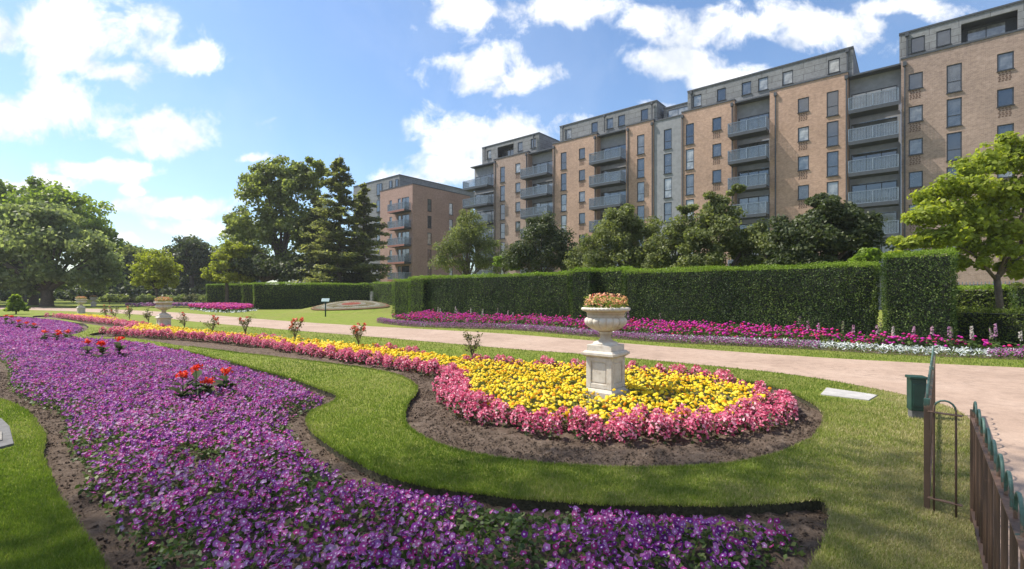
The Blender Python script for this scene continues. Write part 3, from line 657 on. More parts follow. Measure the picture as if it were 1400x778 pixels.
def tree(name, label, cat, px, pyb, Y, blobs, mat, leaf=.3, n=14000, trunk=.3, clump=.30, group=None, tmpl=(QSQ, QF), up=.35, sub=26, fork=.35, droop=0, hollow=.55, limbs=22):
    X0, Y0 = (px-700)/F*Y, Y
    zb = 0.0
    e = empty(name, (X0, Y0, zb), label, cat, group)
    els = []
    for b in blobs:
        bx_, by_, rx, ry = b[:4]; off = b[4] if len(b) > 4 else 0
        c = W(bx_, by_, Y+off); els.append((c, np.array([rx/F*Y, (rx*.9+ry*.1)/F*Y*.9, ry/F*Y])))
    vol = np.array([np.prod(r)**(2/3.) for c, r in els]); vol /= vol.sum()
    P = []; Nn = []; Rn = []; cl_c = []
    for (c, r), w in zip(els, vol):
        k = max(5, int(sub*len(els)**.5*w*2.2)); nl = int(n*w)
        d = rng.normal(size=(k, 3)); d /= np.linalg.norm(d, axis=1, keepdims=True); d[:, 2] = np.where(d[:, 2] < -.5, -d[:, 2]*.3, d[:, 2])
        cc = c+d*r*rng.uniform(hollow, .95, (k, 1)); cl_c.append(cc)
        cr = (clump*r.mean()+.12*r.mean()*rng.random(k))
        idx = rng.integers(0, k, nl); q = rng.normal(size=(nl, 3)); q /= np.linalg.norm(q, axis=1, keepdims=True); rad = rng.random(nl)**.45
        q[:, 2] *= .72
        p = cc[idx]+q*rad[:, None]*cr[idx][:, None]; p[:, 2] -= droop*rad*cr[idx]
        P.append(p); Nn.append(q*.7+rng.normal(size=(nl, 3))*.55+np.array([0,0,up])); br = rng.normal(size=k)*.10
        Rn.append(np.clip(.42+br[idx]+.20*rng.normal(size=nl)+.06*q[:, 2], 0, 1))
    P = np.vstack(P); Nn = np.vstack(Nn); Rn = np.concatenate(Rn)
    m = P[:, 2] > .25; P = P[m]; Nn = Nn[m]; Rn = Rn[m]
    v, f, ii = scatter(tmpl[0], tmpl[1], P, Nn, leaf*rng.uniform(.65, 1.3, len(P)), jit=.06)
    org = np.array([X0, Y0, zb])
    part('crown', npmesh('crown', v, f, mat, {'rnd': ('FACE', Rn[ii])}, org=org), e)
    tb = MB(); cen = np.average([c for c, r in els], axis=0, weights=vol); topz = max(c[2]+r[2]*.3 for c, r in els); low = min(c[2]-r[2] for c, r in els)
    fz = max(.4, low+(cen[2]-low)*fork)
    tp = [np.array([0,0,-.15]), np.array([0,0,.15]), np.array([.03,0,fz*.5]), np.array([-.05,.05,fz])]
    tb.tube(tp, [trunk*1.5, trunk*1.05, trunk*.9, trunk*.8], 10)
    allc = np.vstack(cl_c); sel = allc[rng.permutation(len(allc))[:min(len(allc), limbs)]]
    for c in sel:
        t = c-org; mid = tp[-1]*.5+t*.5+np.array([0,0,.12*np.linalg.norm(t[:2])])+rng.normal(size=3)*.05*np.linalg.norm(t)*.5
        tb.tube([tp[-1]-np.array([0,0,.2]), mid*.6+tp[-1]*.4, mid, t], [trunk*.5, trunk*.36, trunk*.22, trunk*.06], 6)
    part('trunk', tb.mesh('trunk', M['bark'], True), e)
    return e

tree('broadleaf_tree', 'tall bright green tree rising behind the pale spreading tree at the left edge', 'tree', 30, 418, 72,
     [(10,300,50,45),(60,295,55,45),(35,265,38,20),(95,290,45,35),(122,325,32,42),(-45,330,60,70)], LEAF['fresh'], .36, 22000, .55, sub=30)
tree('spreading_tree', 'large pale green spreading tree with a thick trunk on the far left lawn', 'tree', 64, 420, 54,
     [(20,350,50,55),(75,335,60,52),(120,352,38,45),(60,300,45,24),(95,382,62,26),(10,390,50,26),(-60,360,60,60)], LEAF['pale'], .30, 27000, .6, sub=40, clump=.26)
tree('park_tree', 'shaded tree with dark trunk standing just left of the spreading tree trunk', 'tree', 46, 418, 60, [(30,370,40,30),(-10,380,45,30)], LEAF['mid'], .32, 7000, .5)
tree('round_tree', 'small round yellow green tree alone on the lawn in front of the dark wood', 'tree', 214, 413, 52,
     [(214,372,27,31),(200,385,16,18),(229,385,15,17)], LEAF['yellow'], .17, 11000, .14, sub=30)
tree('dark_tree', 'dark rounded evergreen tree behind and right of the round yellow tree', 'tree', 262, 412, 80, [(262,350,34,26),(245,362,22,24),(285,362,25,26)], LEAF['dark'], .3, 12000, .4)
tree('yellow_tree', 'loose yellow leaved tree at the left foot of the tallest tree', 'tree', 310, 412, 56, [(312,350,24,10),(302,366,26,10),(325,340,20,10),(318,380,26,10),(292,380,18,9)], LEAF['yellow'], .2, 8000, .2, hollow=.2)
tree('tall_tree', 'tallest broad leaved tree left of the layered conifer, behind the clipped hedges', 'tree', 385, 412, 62,
     [(385,240,40,28),(362,270,42,40),(410,265,36,38),(352,320,40,45),(400,315,50,50),(340,362,34,30),(385,365,50,30),(430,345,30,40),(322,308,22,26),(428,240,26,25)], LEAF['mid'], .30, 27000, .45, sub=44, clump=.24)
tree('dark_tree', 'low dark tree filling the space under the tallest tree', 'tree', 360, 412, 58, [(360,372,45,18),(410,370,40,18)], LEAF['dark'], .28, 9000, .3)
# distant wood, tree by tree
far = [(160,360,24,24,'mid','mid green far tree rising beside the edge of the big left trees'),(186,366,20,20,'mid','far tree just left of the round yellow green tree'),(302,362,18,22,'mid','far tree behind the loose yellow leaved tree'),(236,372,20,18,'dark','dark far tree between the round yellow tree and the evergreen'),(150,372,30,28,'dark','dark far tree just right of the spreading tree'),(178,380,26,22,'mid','mid green far tree behind the rose bed'),(240,385,28,18,'dark','low dark far tree right of the round yellow tree'),(195,362,26,16,'mid','distant tree crown showing above the round yellow tree'),
 (290,388,26,16,'mid','low mid green tree between the yellow tree and the hedge end'),(142,395,26,12,'pale','pale weeping bush under the edge of the spreading tree'),(262,395,30,12,'dark','dark low tree behind the far flower bed'),(335,345,22,40,'mid','slim distant tree left behind the tallest tree'),(165,392,30,14,'dark','dark undergrowth tree behind the far urns'),
 (-60,385,60,30,'mid','shaded far tree beyond the left lawn'),(30,392,50,18,'dark','dark far tree glimpsed between the trunks on the left'),(100,392,40,18,'dark','dark far tree behind the spreading tree trunk'),(215,398,40,10,'dark','dark far thicket tree beneath the round yellow tree')]
for i, (px, py, rx, ry, mt, lb) in enumerate(far):
    rx *= 1.3; ry *= 1.3; Yf = 84+4*(i % 4) if ry > 13 else 80
    tree('far_tree', lb, 'tree', px, 408, Yf, [(px,py,rx,ry),(px-rx*.5,py+ry*.4,rx*.6,ry*.7),(px+rx*.5,py+ry*.35,rx*.6,ry*.7)], LEAF[mt], .38, 6500, .25, group='trees of the far wood')

for i in range(13):
    px = -75+35*i
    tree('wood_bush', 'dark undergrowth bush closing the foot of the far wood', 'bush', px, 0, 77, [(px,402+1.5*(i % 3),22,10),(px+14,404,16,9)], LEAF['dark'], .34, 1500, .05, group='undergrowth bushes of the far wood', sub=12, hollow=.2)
# layered conifer
def conifer(px, Y, ztop, label, wmax, seed, n_lay=30):
    X0 = (px-700)/F*Y; e = empty('conifer_tree', (X0, Y, 0), label, 'tree'); r = np.random.default_rng(seed)
    tb = MB(); tb.tube([(0,0,-.2),(0,0,ztop*.5),(.05,0,ztop)], [.32,.18,.02], 9); P = []; Nn = []
    for i in range(n_lay):
        t = (i+.5)/n_lay; z = ztop*(.10+.88*t); Lb = wmax*(1-t)**.75*(.75+.4*r.random())+.35
        if .62 < t < .95: Lb *= .95
        for k in range(6):
            a = r.uniform(0, 6.28); ln = Lb*r.uniform(.55, 1.12); d = np.array([math.cos(a), math.sin(a), 0]); zt = z+ln*r.uniform(-.05, .22)
            tip = d*ln+np.array([0,0,zt]); tb.tube([(0,0,z),tuple(d*ln*.55+np.array([0,0,(z+zt)/2+.15])),tuple(tip)], [.06,.035,.01], 4)
            m = int(62*ln/2.5)+14; s = r.random(m)**.6; p = d*ln*s[:, None]+np.stack([r.normal(size=m)*.22*ln*.35, r.normal(size=m)*.22*ln*.35, z+(zt-z)*s+r.normal(size=m)*.10-.08], 1)
            P.append(p); Nn.append(r.normal(size=(m, 3))*.45+np.array([0,0,1]))
    P = np.vstack(P); Nn = np.vstack(Nn); v, f, ii = scatter(np.array([(-.5,-.18,0),(.5,-.16,-.1),(.5,.16,-.1),(-.5,.18,0)]), QF, P, Nn, .42*r.uniform(.6,1.3,len(P)))
    part('crown', npmesh('crown', v, f, LEAF['conifer'], {'rnd': ('FACE', np.clip(.45+.25*r.normal(size=len(P)), 0, 1)[ii])}), e); part('trunk', tb.mesh('trunk', M['bark'], True), e)
conifer(464, 56, 17.9, 'tall layered conifer with drooping branches between the tallest tree and the pink brick block', 5.4, 3, 36)
conifer(497, 60, 15.6, 'shorter layered conifer hiding the left corner of the pink brick block', 4.3, 4, 30)
conifer(434, 60, 14.0, 'shorter layered conifer between the tallest tree and the tall conifer', 4.2, 5, 26)

# trees before the long building (behind the hedge)
bt = [(640,29500,[(640,322,33,28),(622,340,26,26),(662,340,25,26),(642,300,20,12)],'gloss','loose leafy tree at the left end of the long building, first of the row'),
 (738,27500,[(740,322,30,28),(715,345,28,24),(765,342,28,26),(738,303,18,10)],'dark','dark dense rounded tree, second from the left before the long building'),
 (800,27000,[(798,355,22,18),(810,340,14,18)],'gloss','small thin tree between the dark rounded tree and the broad one'),
 (855,26500,[(850,305,30,22),(830,330,28,28),(875,325,30,30),(858,350,40,22),(848,288,16,10)],'gloss','broad tree in front of the grey brick bay'),
 (925,26500,[(925,330,24,30),(905,345,22,22),(945,318,16,30),(940,290,10,22)],'gloss','airy sunlit tree right of the grey brick bay'),
 (990,25500,[(985,310,30,34),(1010,335,34,28),(960,335,28,28),(985,278,18,22),(1008,262,10,18),(1040,330,22,34)],'gloss','tallest leafy tree before the long building, with upright shoots'),
 (1128,24500,[(1130,300,38,26),(1095,322,34,30),(1165,320,36,30),(1135,336,60,22),(1128,276,24,12)],'dark','dark dense broad tree before the right hand balcony stack'),
 (1060,25500,[(1060,338,20,20)],'gloss','small tree filling the gap before the dark broad tree')]
for px, k, bl_, mt, lb in bt:
    Y = k/(px+72.0); w_ = max(b[2] for b in bl_); xm = min(b[0]-b[2] for b in bl_); xM = max(b[0]+b[2] for b in bl_); c_ = (xm+xM)/2; hw = (xM-xm)/2
    bl_ = [(b[0], b[1]-1, b[2]*1.13, b[3]*1.06) for b in bl_]+[(c_-hw*.5, 362, hw*.62, 24), (c_+hw*.5, 362, hw*.62, 24)]
    tree('hedge_tree', lb, 'tree', px, 0, Y, bl_, LEAF[mt], .15, int(2600*sum(b[2]*b[3] for b in bl_)/600), .13, clump=.34, group='trees between the hedge and the long building', tmpl=(QUAD, QF), sub=26, up=.4, hollow=.3, fork=.1)
tree('bright_shrub', 'bright green shrub showing above the hedge beside the dark rounded tree', 'shrub', 690, 0, 36, [(690,358,14,12),(703,366,12,8)], LEAF['lime'], .13, 2600, .06)
tree('bright_shrub', 'yellow green shrub tip above the hedge left of the tall hedge block', 'shrub', 1192, 0, 17.6, [(1190,350,14,12),(1172,356,10,7)], LEAF['lime'], .12, 1600, .04)
tree('catalpa_tree', 'large leaved lime green tree with a forked trunk at the right edge', 'tree', 1366, 0, 17.5,
     [(1372,225,52,28),(1310,262,50,22),(1265,298,48,16),(1330,295,55,28),(1395,270,50,45),(1450,250,60,60),(1290,328,52,18),(1350,340,44,18),(1240,334,34,12),(1420,340,45,25),(1490,300,50,60),(1325,240,28,14),(1225,348,22,9),(1390,200,40,16),(1385,365,34,12),(1330,360,30,10),(1400,318,45,22),(1345,312,40,18),(1410,375,24,12)], LEAF['catalpa'], .135, 33000, .12, clump=.40, tmpl=(HEART, HF), up=.55, sub=26, fork=.12, hollow=.15, limbs=8)

# ------------------------------------------------------------------ hedges
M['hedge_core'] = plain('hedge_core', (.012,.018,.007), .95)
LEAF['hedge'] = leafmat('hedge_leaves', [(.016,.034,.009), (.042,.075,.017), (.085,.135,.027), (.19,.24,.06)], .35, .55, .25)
LEAF['hedge_lit'] = leafmat('hedge_leaves_painted_lit', [(.06,.095,.018), (.11,.165,.032), (.18,.24,.045), (.26,.32,.07)], .45)  # lighter copy of the hedge leaves, sunlight painted into the colour
LEAF['hedge_top'] = leafmat('hedge_new_growth_lit_top', [(.13,.20,.02), (.21,.30,.035), (.30,.38,.06)], .45)  # fresh growth, lightened further with sunlight painted onto the hedge tops
LEAF['box'] = leafmat('low_hedge_leaves', [(.06,.09,.012), (.12,.16,.02), (.2,.23,.04)], .35)
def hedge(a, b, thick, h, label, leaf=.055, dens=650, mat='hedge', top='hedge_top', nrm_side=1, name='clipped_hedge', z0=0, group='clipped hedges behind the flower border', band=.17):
    a = np.array(a); b = np.array(b); L_ = np.linalg.norm(b-a); d = (b-a)/L_; nn = np.array([d[1], -d[0]])   # outward: right of a->b
    if nn @ (-(a+b)/2) < 0: nn = -nn
    org = np.array([a[0], a[1], z0]); e = empty(name, tuple(org), label, 'hedge', group)
    ang = math.atan2(d[1], d[0]); e.rotation_euler = (0, 0, ang)
    side = -1 if (np.array([math.cos(ang+math.pi/2), math.sin(ang+math.pi/2)]) @ nn) < 0 else 1   # local y of the front face
    P = []; Nn = []; Rn = []; mi = []
    def face(nf, fn, nv, topf=False):
        p = fn(rng.random(nf), rng.random(nf)); q = wav(p[:, 0]+org[0], p[:, 2]+p[:, 1], 1.8, 51)*.05+wav(p[:, 0]+p[:, 1], p[:, 2], 9, 52)*.028+rng.normal(size=nf)*.022+(rng.random(nf) < .02)*rng.random(nf)*.10
        p = p+np.array(nv)*q[:, None]
        P.append(p); p -= np.array(nv)*(.10*rng.random(nf)**2)[:, None]; Nn.append(rng.normal(size=(nf, 3))*.6+np.array(nv)*.9); Rn.append(np.clip(.42+.11*wav(p[:, 0]+org[0], p[:, 2], 1.4, 53)+.07*wav(p[:, 0], p[:, 2], 6, 54)+.22*rng.normal(size=nf), 0, 1))
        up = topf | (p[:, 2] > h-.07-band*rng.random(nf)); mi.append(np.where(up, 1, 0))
    y0, y1 = (0, thick) if side < 0 else (-thick, 0); yf, yb = (0, y1 if side < 0 else y0)
    fy = 0.0; ny = side
    face(int(L_*h*dens), lambda u, v: np.stack([u*L_, np.full(len(u), fy), v*h], 1), (0, ny, 0))
    face(int(L_*h*dens*.25), lambda u, v: np.stack([u*L_, np.full(len(u), yb if side < 0 else y0), v*h], 1), (0, -ny, 0))
    face(int(L_*thick*dens), lambda u, v: np.stack([u*L_, y0+v*(y1-y0), np.full(len(u), h)], 1), (0, 0, 1), True)
    for xe, nx in ((0, -1), (L_, 1)): face(int(thick*h*dens), lambda u, v: np.stack([np.full(len(u), float(xe)), y0+u*(y1-y0), v*h], 1), (nx, 0, 0))
    P = np.vstack(P); v, f, ii = scatter(QUAD, QF, P, np.vstack(Nn), leaf*rng.uniform(.6, 1.5, len(P)), jit=.05); Rn = np.concatenate(Rn); mi = np.concatenate(mi)
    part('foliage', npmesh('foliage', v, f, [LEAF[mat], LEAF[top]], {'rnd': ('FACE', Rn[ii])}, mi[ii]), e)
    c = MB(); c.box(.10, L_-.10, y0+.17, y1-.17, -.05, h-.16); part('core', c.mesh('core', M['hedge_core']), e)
def Kp(px, k): return K(px, k)
hedge(Kp(536,19700), Kp(557,19700), 1.5, 2.5, 'short hedge block at the left end of the long hedge, beside the sloping carpet bed', mat='hedge_lit')
hedge(Kp(558,19300), Kp(577,19300), 1.3, 2.6, 'second short hedge block from the carpet bed, left of the dark gap', mat='hedge_lit')
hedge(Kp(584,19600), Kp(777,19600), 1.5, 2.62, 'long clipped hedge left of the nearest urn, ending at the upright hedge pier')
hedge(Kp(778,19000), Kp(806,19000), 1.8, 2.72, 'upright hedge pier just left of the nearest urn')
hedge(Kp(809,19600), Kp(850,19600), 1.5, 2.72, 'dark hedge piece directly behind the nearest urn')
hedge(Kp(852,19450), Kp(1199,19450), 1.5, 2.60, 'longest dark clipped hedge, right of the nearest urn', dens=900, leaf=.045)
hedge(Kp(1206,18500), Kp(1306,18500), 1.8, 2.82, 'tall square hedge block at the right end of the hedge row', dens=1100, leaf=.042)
hedge(W(281,0,58)[:2], W(329,0,58)[:2], 2, 2.65, 'far hedge block at the left end of the distant hedges', dens=200, leaf=.10, band=.35, mat='hedge_lit')
hedge(W(330,0,51)[:2], W(343,0,51)[:2], 2, 2.6, 'narrow hedge pier between the two distant hedges', dens=250, leaf=.09, band=.35, mat='hedge_lit')
hedge(W(346,0,44.5)[:2], W(507,0,50)[:2], 1.6, 2.55, 'distant long hedge running behind the sloping carpet bed', dens=260, leaf=.08, band=.35, mat='hedge_lit')
hedge(W(508,0,50)[:2], W(545,0,46)[:2], 1.6, 2.65, 'distant sunlit hedge piece closing the bay behind the carpet bed', dens=260, leaf=.08, band=.35, mat='hedge_lit')
hedge(Kp(1300,20600), Kp(1520,19500), .9, 1.12, 'low brownish hedge at the right edge, in front of the lime green tree', dens=700, leaf=.05, mat='box', top='box', name='low_hedge', group=None)
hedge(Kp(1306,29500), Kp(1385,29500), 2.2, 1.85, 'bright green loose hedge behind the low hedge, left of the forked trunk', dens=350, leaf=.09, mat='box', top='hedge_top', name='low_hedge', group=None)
hedge(Kp(1388,27500), Kp(1560,27500), 1.2, 1.95, 'dark hedge right of the forked trunk at the right edge', dens=350, leaf=.08, mat='hedge', top='box', name='low_hedge', group=None)

# ------------------------------------------------------------------ flower border behind the path
BF = [(513,440.5),(530,443.5),(568,447),(634,449.5),(700,451.5),(800,460),(900,468),(1000,473),(1106,478),(1220,485),(1400,492.5),(1650,503)]
bf = smooth([G(*p) for p in BF], 6, False)
def kval(p): return (p[..., 0]+1.18952*p[..., 1])*F
bk = []
for p in bf:
    k0 = kval(p); k1 = 18700 if p[0] < 7.5 else 18700-min(1, (p[0]-7.5)/1.5)*1000; bk.append(p+(-DN)*(k1-k0)/F/1.5538)
bk = np.array(bk); bsoil = np.vstack([bf, bk[::-1]]); fill([bsoil], .008, M['soil'], 'soil')
M['petal_mag'] = leafmat('magenta_petals', [(.36,.008,.10), (.55,.015,.22), (.66,.03,.36), (.50,.02,.40), (.70,.08,.30), (.62,.01,.06)], .3, tint=(1.1,.7,.9))
M['leaf_mag'] = leafmat('border_leaves', [(.03,.055,.012), (.06,.10,.02), (.11,.16,.03)], .35)
M['petal_lilac'] = leafmat('lilac_petals', [(.30,.10,.30), (.42,.18,.40), (.52,.10,.34), (.50,.30,.50), (.10,.14,.05)], .3, tint=(1.1,.8,1))
M['silver'] = leafmat('silver_leaves', [(.40,.44,.42), (.58,.62,.60), (.74,.77,.74)], .2, tint=(1,1,1))
BALL = np.array([(0,0,.4)]+[(.5*math.cos(6.283*q/6), .5*math.sin(6.283*q/6), .05*(q % 2)) for q in range(6)]+[(0,0,-.25)])
BALLF = np.array([(0,1+q,1+(q+1) % 6) for q in range(6)]+[(7,1+(q+1) % 6,1+q) for q in range(6)])
seglen = np.hypot(*(bf[1:]-bf[:-1]).T)
def border_pts(d0, d1, dens, xmin=-99, xmax=99):
    """random points at a distance d0..d1 (metres, or share of the width if None) behind the front edge"""
    n = int(seglen.sum()*abs(d1-d0)*dens); i = rng.choice(len(seglen), n, p=seglen/seglen.sum()); t = rng.random(n)[:, None]
    a = bf[i]*(1-t)+bf[i+1]*t; b = bk[i]*(1-t)+bk[i+1]*t; w = np.linalg.norm(b-a, axis=1)
    s = rng.uniform(d0, d1, n); ok = (s < w) & (a[:, 0] > xmin) & (a[:, 0] < xmax)
    p = a+(b-a)*(s/w)[:, None]; return p[ok], s[ok], a[ok]
def stuff(name, P, z, tmpl, nrm, size, mat, rnd, label, cat='flowers', **kw):
    v, f, ii = scatter(tmpl[0], tmpl[1], np.column_stack([P, z]), nrm, size, **kw)
    tag(link(name, npmesh(name, v, f, mat, {'rnd': ('FACE', rnd[ii])})), label, cat, kind='stuff')
def upn(n, s=.5, y=-.3): return rng.normal(size=(n, 3))*s+np.array([0, y, 1.0])
# magenta band
P, s, _ = border_pts(1.0, 3.6, 75); n = len(P); zz = .30+.05*(s-1.1)+.05*wav(P[:, 0], P[:, 1], 6, 61)+.06*rng.normal(size=n)
stuff('magenta_flowers', P, zz, (BALL, BALLF), upn(n, .3), rng.uniform(.06,.115,n), M['petal_mag'], np.clip(.5+.28*rng.normal(size=n), 0, 1), 'band of tall magenta and crimson flowers in the border before the hedge', jit=.06)
P, s, _ = border_pts(1.05, 3.7, 330); n = len(P); zz = (.34+.05*(s-1.1))*rng.random(n)**.6
stuff('magenta_flower_leaves', P, zz, (QUAD, QF), upn(n, .9), rng.uniform(.06,.12,n), M['leaf_mag'], rng.random(n), 'green stems and leaves under the magenta flowers', 'foliage')
def frontw(a): return .35+.3*np.sin(a[:, 0]*.35)
# lilac edging (front), silver leaved row behind it, swapping towards the right
P, s, a = border_pts(0.02, .66, 480); m = (np.abs(a[:, 0]-10.0) > 1.5); P = P[m]; s = s[m]; n = len(P); zz = .24*np.sqrt(np.clip(1-((s-.3)/.36)**2, .05, 1))*rng.uniform(.3, 1.1, n)
stuff('lilac_edging', P, zz, (BALL, BALLF), upn(n, .5), rng.uniform(.03,.055,n), M['petal_lilac'], rng.random(n), 'low lilac and pink edging flowers along the front of the border', jit=.06)
P, s, a = border_pts(0.0, .7, 260); n = len(P); zz = .15*rng.random(n)
stuff('lilac_edging_leaves', P, zz, (QUAD, QF), upn(n, .8), rng.uniform(.04,.07,n), M['leaf_bed'], rng.random(n), 'grey green foliage of the low edging flowers', 'foliage')
P, s, a = border_pts(.1, 1.2, 330); m = ((s > .62) | (np.abs(a[:, 0]-10.0) < 1.7) | ((a[:, 0] < -2.2) & (a[:, 0] > -5))) & ((s < .85) | (a[:, 0] > 5.5) & (s < 1.0)) & (wav(P[:, 0], P[:, 1], 2, 66)+.25*(a[:, 0]-2) > -.6); P = P[m]; n = len(P); zz = .17*rng.random(n)**.7+.02
stuff('silver_foliage', P, zz, (np.array([(-.5,-.16,0),(.5,-.1,.1),(.5,.1,.1),(-.5,.16,0)]), QF), upn(n, .9), rng.uniform(.05,.10,n), M['silver'], rng.random(n), 'white silver leaved edging plants between the lilac and the magenta flowers', 'foliage')
# tall spikes standing against the hedge
M['petal_spike'] = leafmat('spike_petals', [(.55,.53,.46), (.52,.28,.38), (.38,.17,.36), (.22,.27,.10)], .35, tint=(1,1,1))
def spike(px, dback, h, tone, label):
    i = np.argmin(np.abs((bk[:, 0]/bk[:, 1])-(px-700)/F)); p = bk[i]+DN*dback
    e = empty('flower_spike', (p[0]+rng.normal()*.02, p[1], .01), label, 'flower spike', 'tall flower spikes at the back of the border')
    m = MB(); lx = rng.normal()*.05; m.tube([(0,0,0),(lx*.5,0,h*.6),(lx,0,h)], [.008,.006,.003], 5); 
    part('stem', m.mesh('stem', M['leaf_canna_solid']), e)
    n = 46; t = rng.uniform(.62, 1.02, n); rr = .034*(1.15-t)**.5*1.6; a = rng.uniform(0, 6.28, n); pos = np.stack([lx*t+rr*np.cos(a), rr*np.sin(a), h*t], 1)
    v, f, ii = scatter(QUAD, QF, pos, np.stack([np.cos(a), np.sin(a), .3+0*a], 1)+rng.normal(size=(n, 3))*.3, rng.uniform(.035,.06,n)); 
    part('blossom', npmesh('blossom', v, f, M['petal_spike'], {'rnd': ('FACE', np.clip(tone+.1*rng.normal(size=n), 0, 1)[ii])}), e)
    n = 16; t = rng.uniform(.05, .5, n); a = rng.uniform(0, 6.28, n); pos = np.stack([.07*np.cos(a), .07*np.sin(a), h*t], 1)
    v, f, ii = scatter(QUAD, QF, pos, np.stack([np.cos(a)*.4, np.sin(a)*.4, .8+0*a], 1)+rng.normal(size=(n, 3))*.3, rng.uniform(.09,.15,n)); part('leaves', npmesh('leaves', v, f, M['leaf_mag'], {'rnd': ('FACE', rng.random(n)[ii])}), e)
SP = [(604,.3,.9,.05),(612,.5,.8,.0),(628,.4,.95,.05),(640,.5,.8,.3),(655,.4,.9,.05),(668,.5,.85,.0),(682,.3,.95,.9),(697,.4,.8,.3),(712,.5,.7,.1),(877,1.1,1.0,.62),(866,.5,.9,.95),(902,.4,.9,.9),(1100,.4,.95,.9),(1104,.6,.8,.3),(1122,.5,.75,.4),(1151,.4,.85,.9),(1176,.5,.75,.4),(1196,.5,.8,.3),(1213,.4,.9,.95),(1222,.5,.75,.1),(1255,.4,.75,.4),(1280,.5,.8,.3),(1300,.5,.8,.5),(1311,.4,.8,.9),(1328,.5,.85,.0),(1340,.4,.75,.1),(1357,.6,.95,.5),(1361,.4,.8,.9),(1381,.5,.75,.0)]
tn = lambda t: 'white' if t < .12 else 'pink' if t < .45 else 'mauve' if t < .8 else 'pale green'
pl = lambda px: 'left of the hedge pier' if px < 760 else 'right of the nearest urn' if px < 1000 else 'before the longest hedge' if px < 1200 else 'before the tall square hedge block' if px < 1306 else 'right of the tall square hedge block'
seen = {}
for px, db, h, t in SP:
    k = (tn(t), pl(px)); seen[k] = seen.get(k, 0)+1
for px, db, h, t in SP:
    k = (tn(t), pl(px)); hh = 'tall' if h >= .9 else 'short' if h < .8 else 'upright'
    h *= .84
    spike(px, db, h, t, f'{hh} {k[0]} flower spike in the border, {k[1]}')

# far magenta bed left of the carpet bed, carpet bed on its mound, far rose bed
FB = smooth([G(*p) for p in [(262,421),(300,419.5),(336,420.5),(343,425),(320,427.5),(285,426)]], 5)
x, y = area_pts(FB, 30); n = len(x); P = np.column_stack([x, y])
stuff('far_magenta_flowers', P, .25+.2*rng.random(n), (BALL, BALLF), upn(n, .3), rng.uniform(.14,.22,n), M['petal_mag'], rng.random(n), 'small far bed of magenta flowers before the distant hedges', jit=.06)
x, y = area_pts(FB, 60); n = len(x); P = np.column_stack([x, y])
stuff('far_bed_leaves', P, .25*rng.random(n), (QUAD, QF), upn(n, .8), rng.uniform(.15,.25,n), M['leaf_mag'], rng.random(n), 'foliage of the small far magenta bed', 'foliage')
fe = FB[(FB[:, 1] < np.median(FB[:, 1]))]; P = fe[rng.integers(0, len(fe), 260)]+rng.normal(size=(260, 2))*.25; n = 260
stuff('far_silver_foliage', P, .15*rng.random(n), (QUAD, QF), upn(n, .8), rng.uniform(.12,.2,n), M['silver'], rng.random(n), 'silver edging of the small far magenta bed', 'foliage')
FB2 = smooth([G(*p) for p in [(180,418),(262,417),(266,420),(186,420)]], 5); x, y = area_pts(FB2, 14); n = len(x)
stuff('far_pink_flowers', np.column_stack([x, y]), .1+.25*rng.random(n), (BALL, BALLF), upn(n, .3), rng.uniform(.14,.22,n), M['petal_lilac'], rng.random(n), 'thin strip of dusty pink flowers across the far path', jit=.06)

def mound():
    c = np.array([(478-700)/F*39, 39.0]); nx = 40; P = []; 
    u = np.linspace(-1, 1, nx); U, V = np.meshgrid(u, u); U = U.ravel(); V = V.ravel()
    ax = np.array([.93, .36]); ay = np.array([-.36, .93])     # long axis, away axis
    def hgt(U, V):
        r = np.clip(np.hypot(U, V), 0, 1); return 1.25*(1-r**2)**1.3*np.clip(.62+.5*V+.25*U, .15, 1.1)
    XY = c+U[:, None]*5.4*ax+V[:, None]*4.6*ay; Z = hgt(U, V)-.02
    idx = np.arange(nx*nx).reshape(nx, nx); f = np.stack([idx[:-1,:-1], idx[:-1,1:], idx[1:,1:], idx[1:,:-1]], -1).reshape(-1, 4)
    tag(link('grass_mound', npmesh('grass_mound', np.column_stack([XY, Z]), f, M['lawn'], smooth=True)), kind='structure')
    # carpet bedding: concentric bands of tiny plants on the slope
    n = 15000; a = rng.uniform(0, 6.28, n); r = np.sqrt(rng.random(n)); U = .02+.56*r*np.cos(a); V = -.16+.40*r*np.sin(a)
    XY = c+U[:, None]*5.4*ax+V[:, None]*4.6*ay; Z = hgt(U, V)+.02+.03*rng.random(n)
    band = np.select([r < .25, r < .38, r < .62, r < .74, r < .9], [.05, .9, .35, .95, .55], .25); pet_ = (np.sin(a*8) > .2) & (r > .38) & (r < .62); band = np.where(pet_, .8, band)
    M['carpet'] = leafmat('carpet_bedding', [(.42,.08,.04), (.34,.15,.09), (.14,.18,.05), (.34,.30,.20), (.24,.20,.12), (.48,.46,.38)], .2, tint=(1,1,1))
    v, f, ii = scatter(BALL, BALLF, np.column_stack([XY, Z]), upn(n, .4), rng.uniform(.05,.09,n)); tag(link('carpet_bedding', npmesh('carpet_bedding', v, f, M['carpet'], {'rnd': ('FACE', np.clip(band+.06*rng.normal(size=n), 0, 1)[ii])})), 'patterned red and cream carpet bedding on the grass mound', 'flower bed', kind='stuff')
mound()

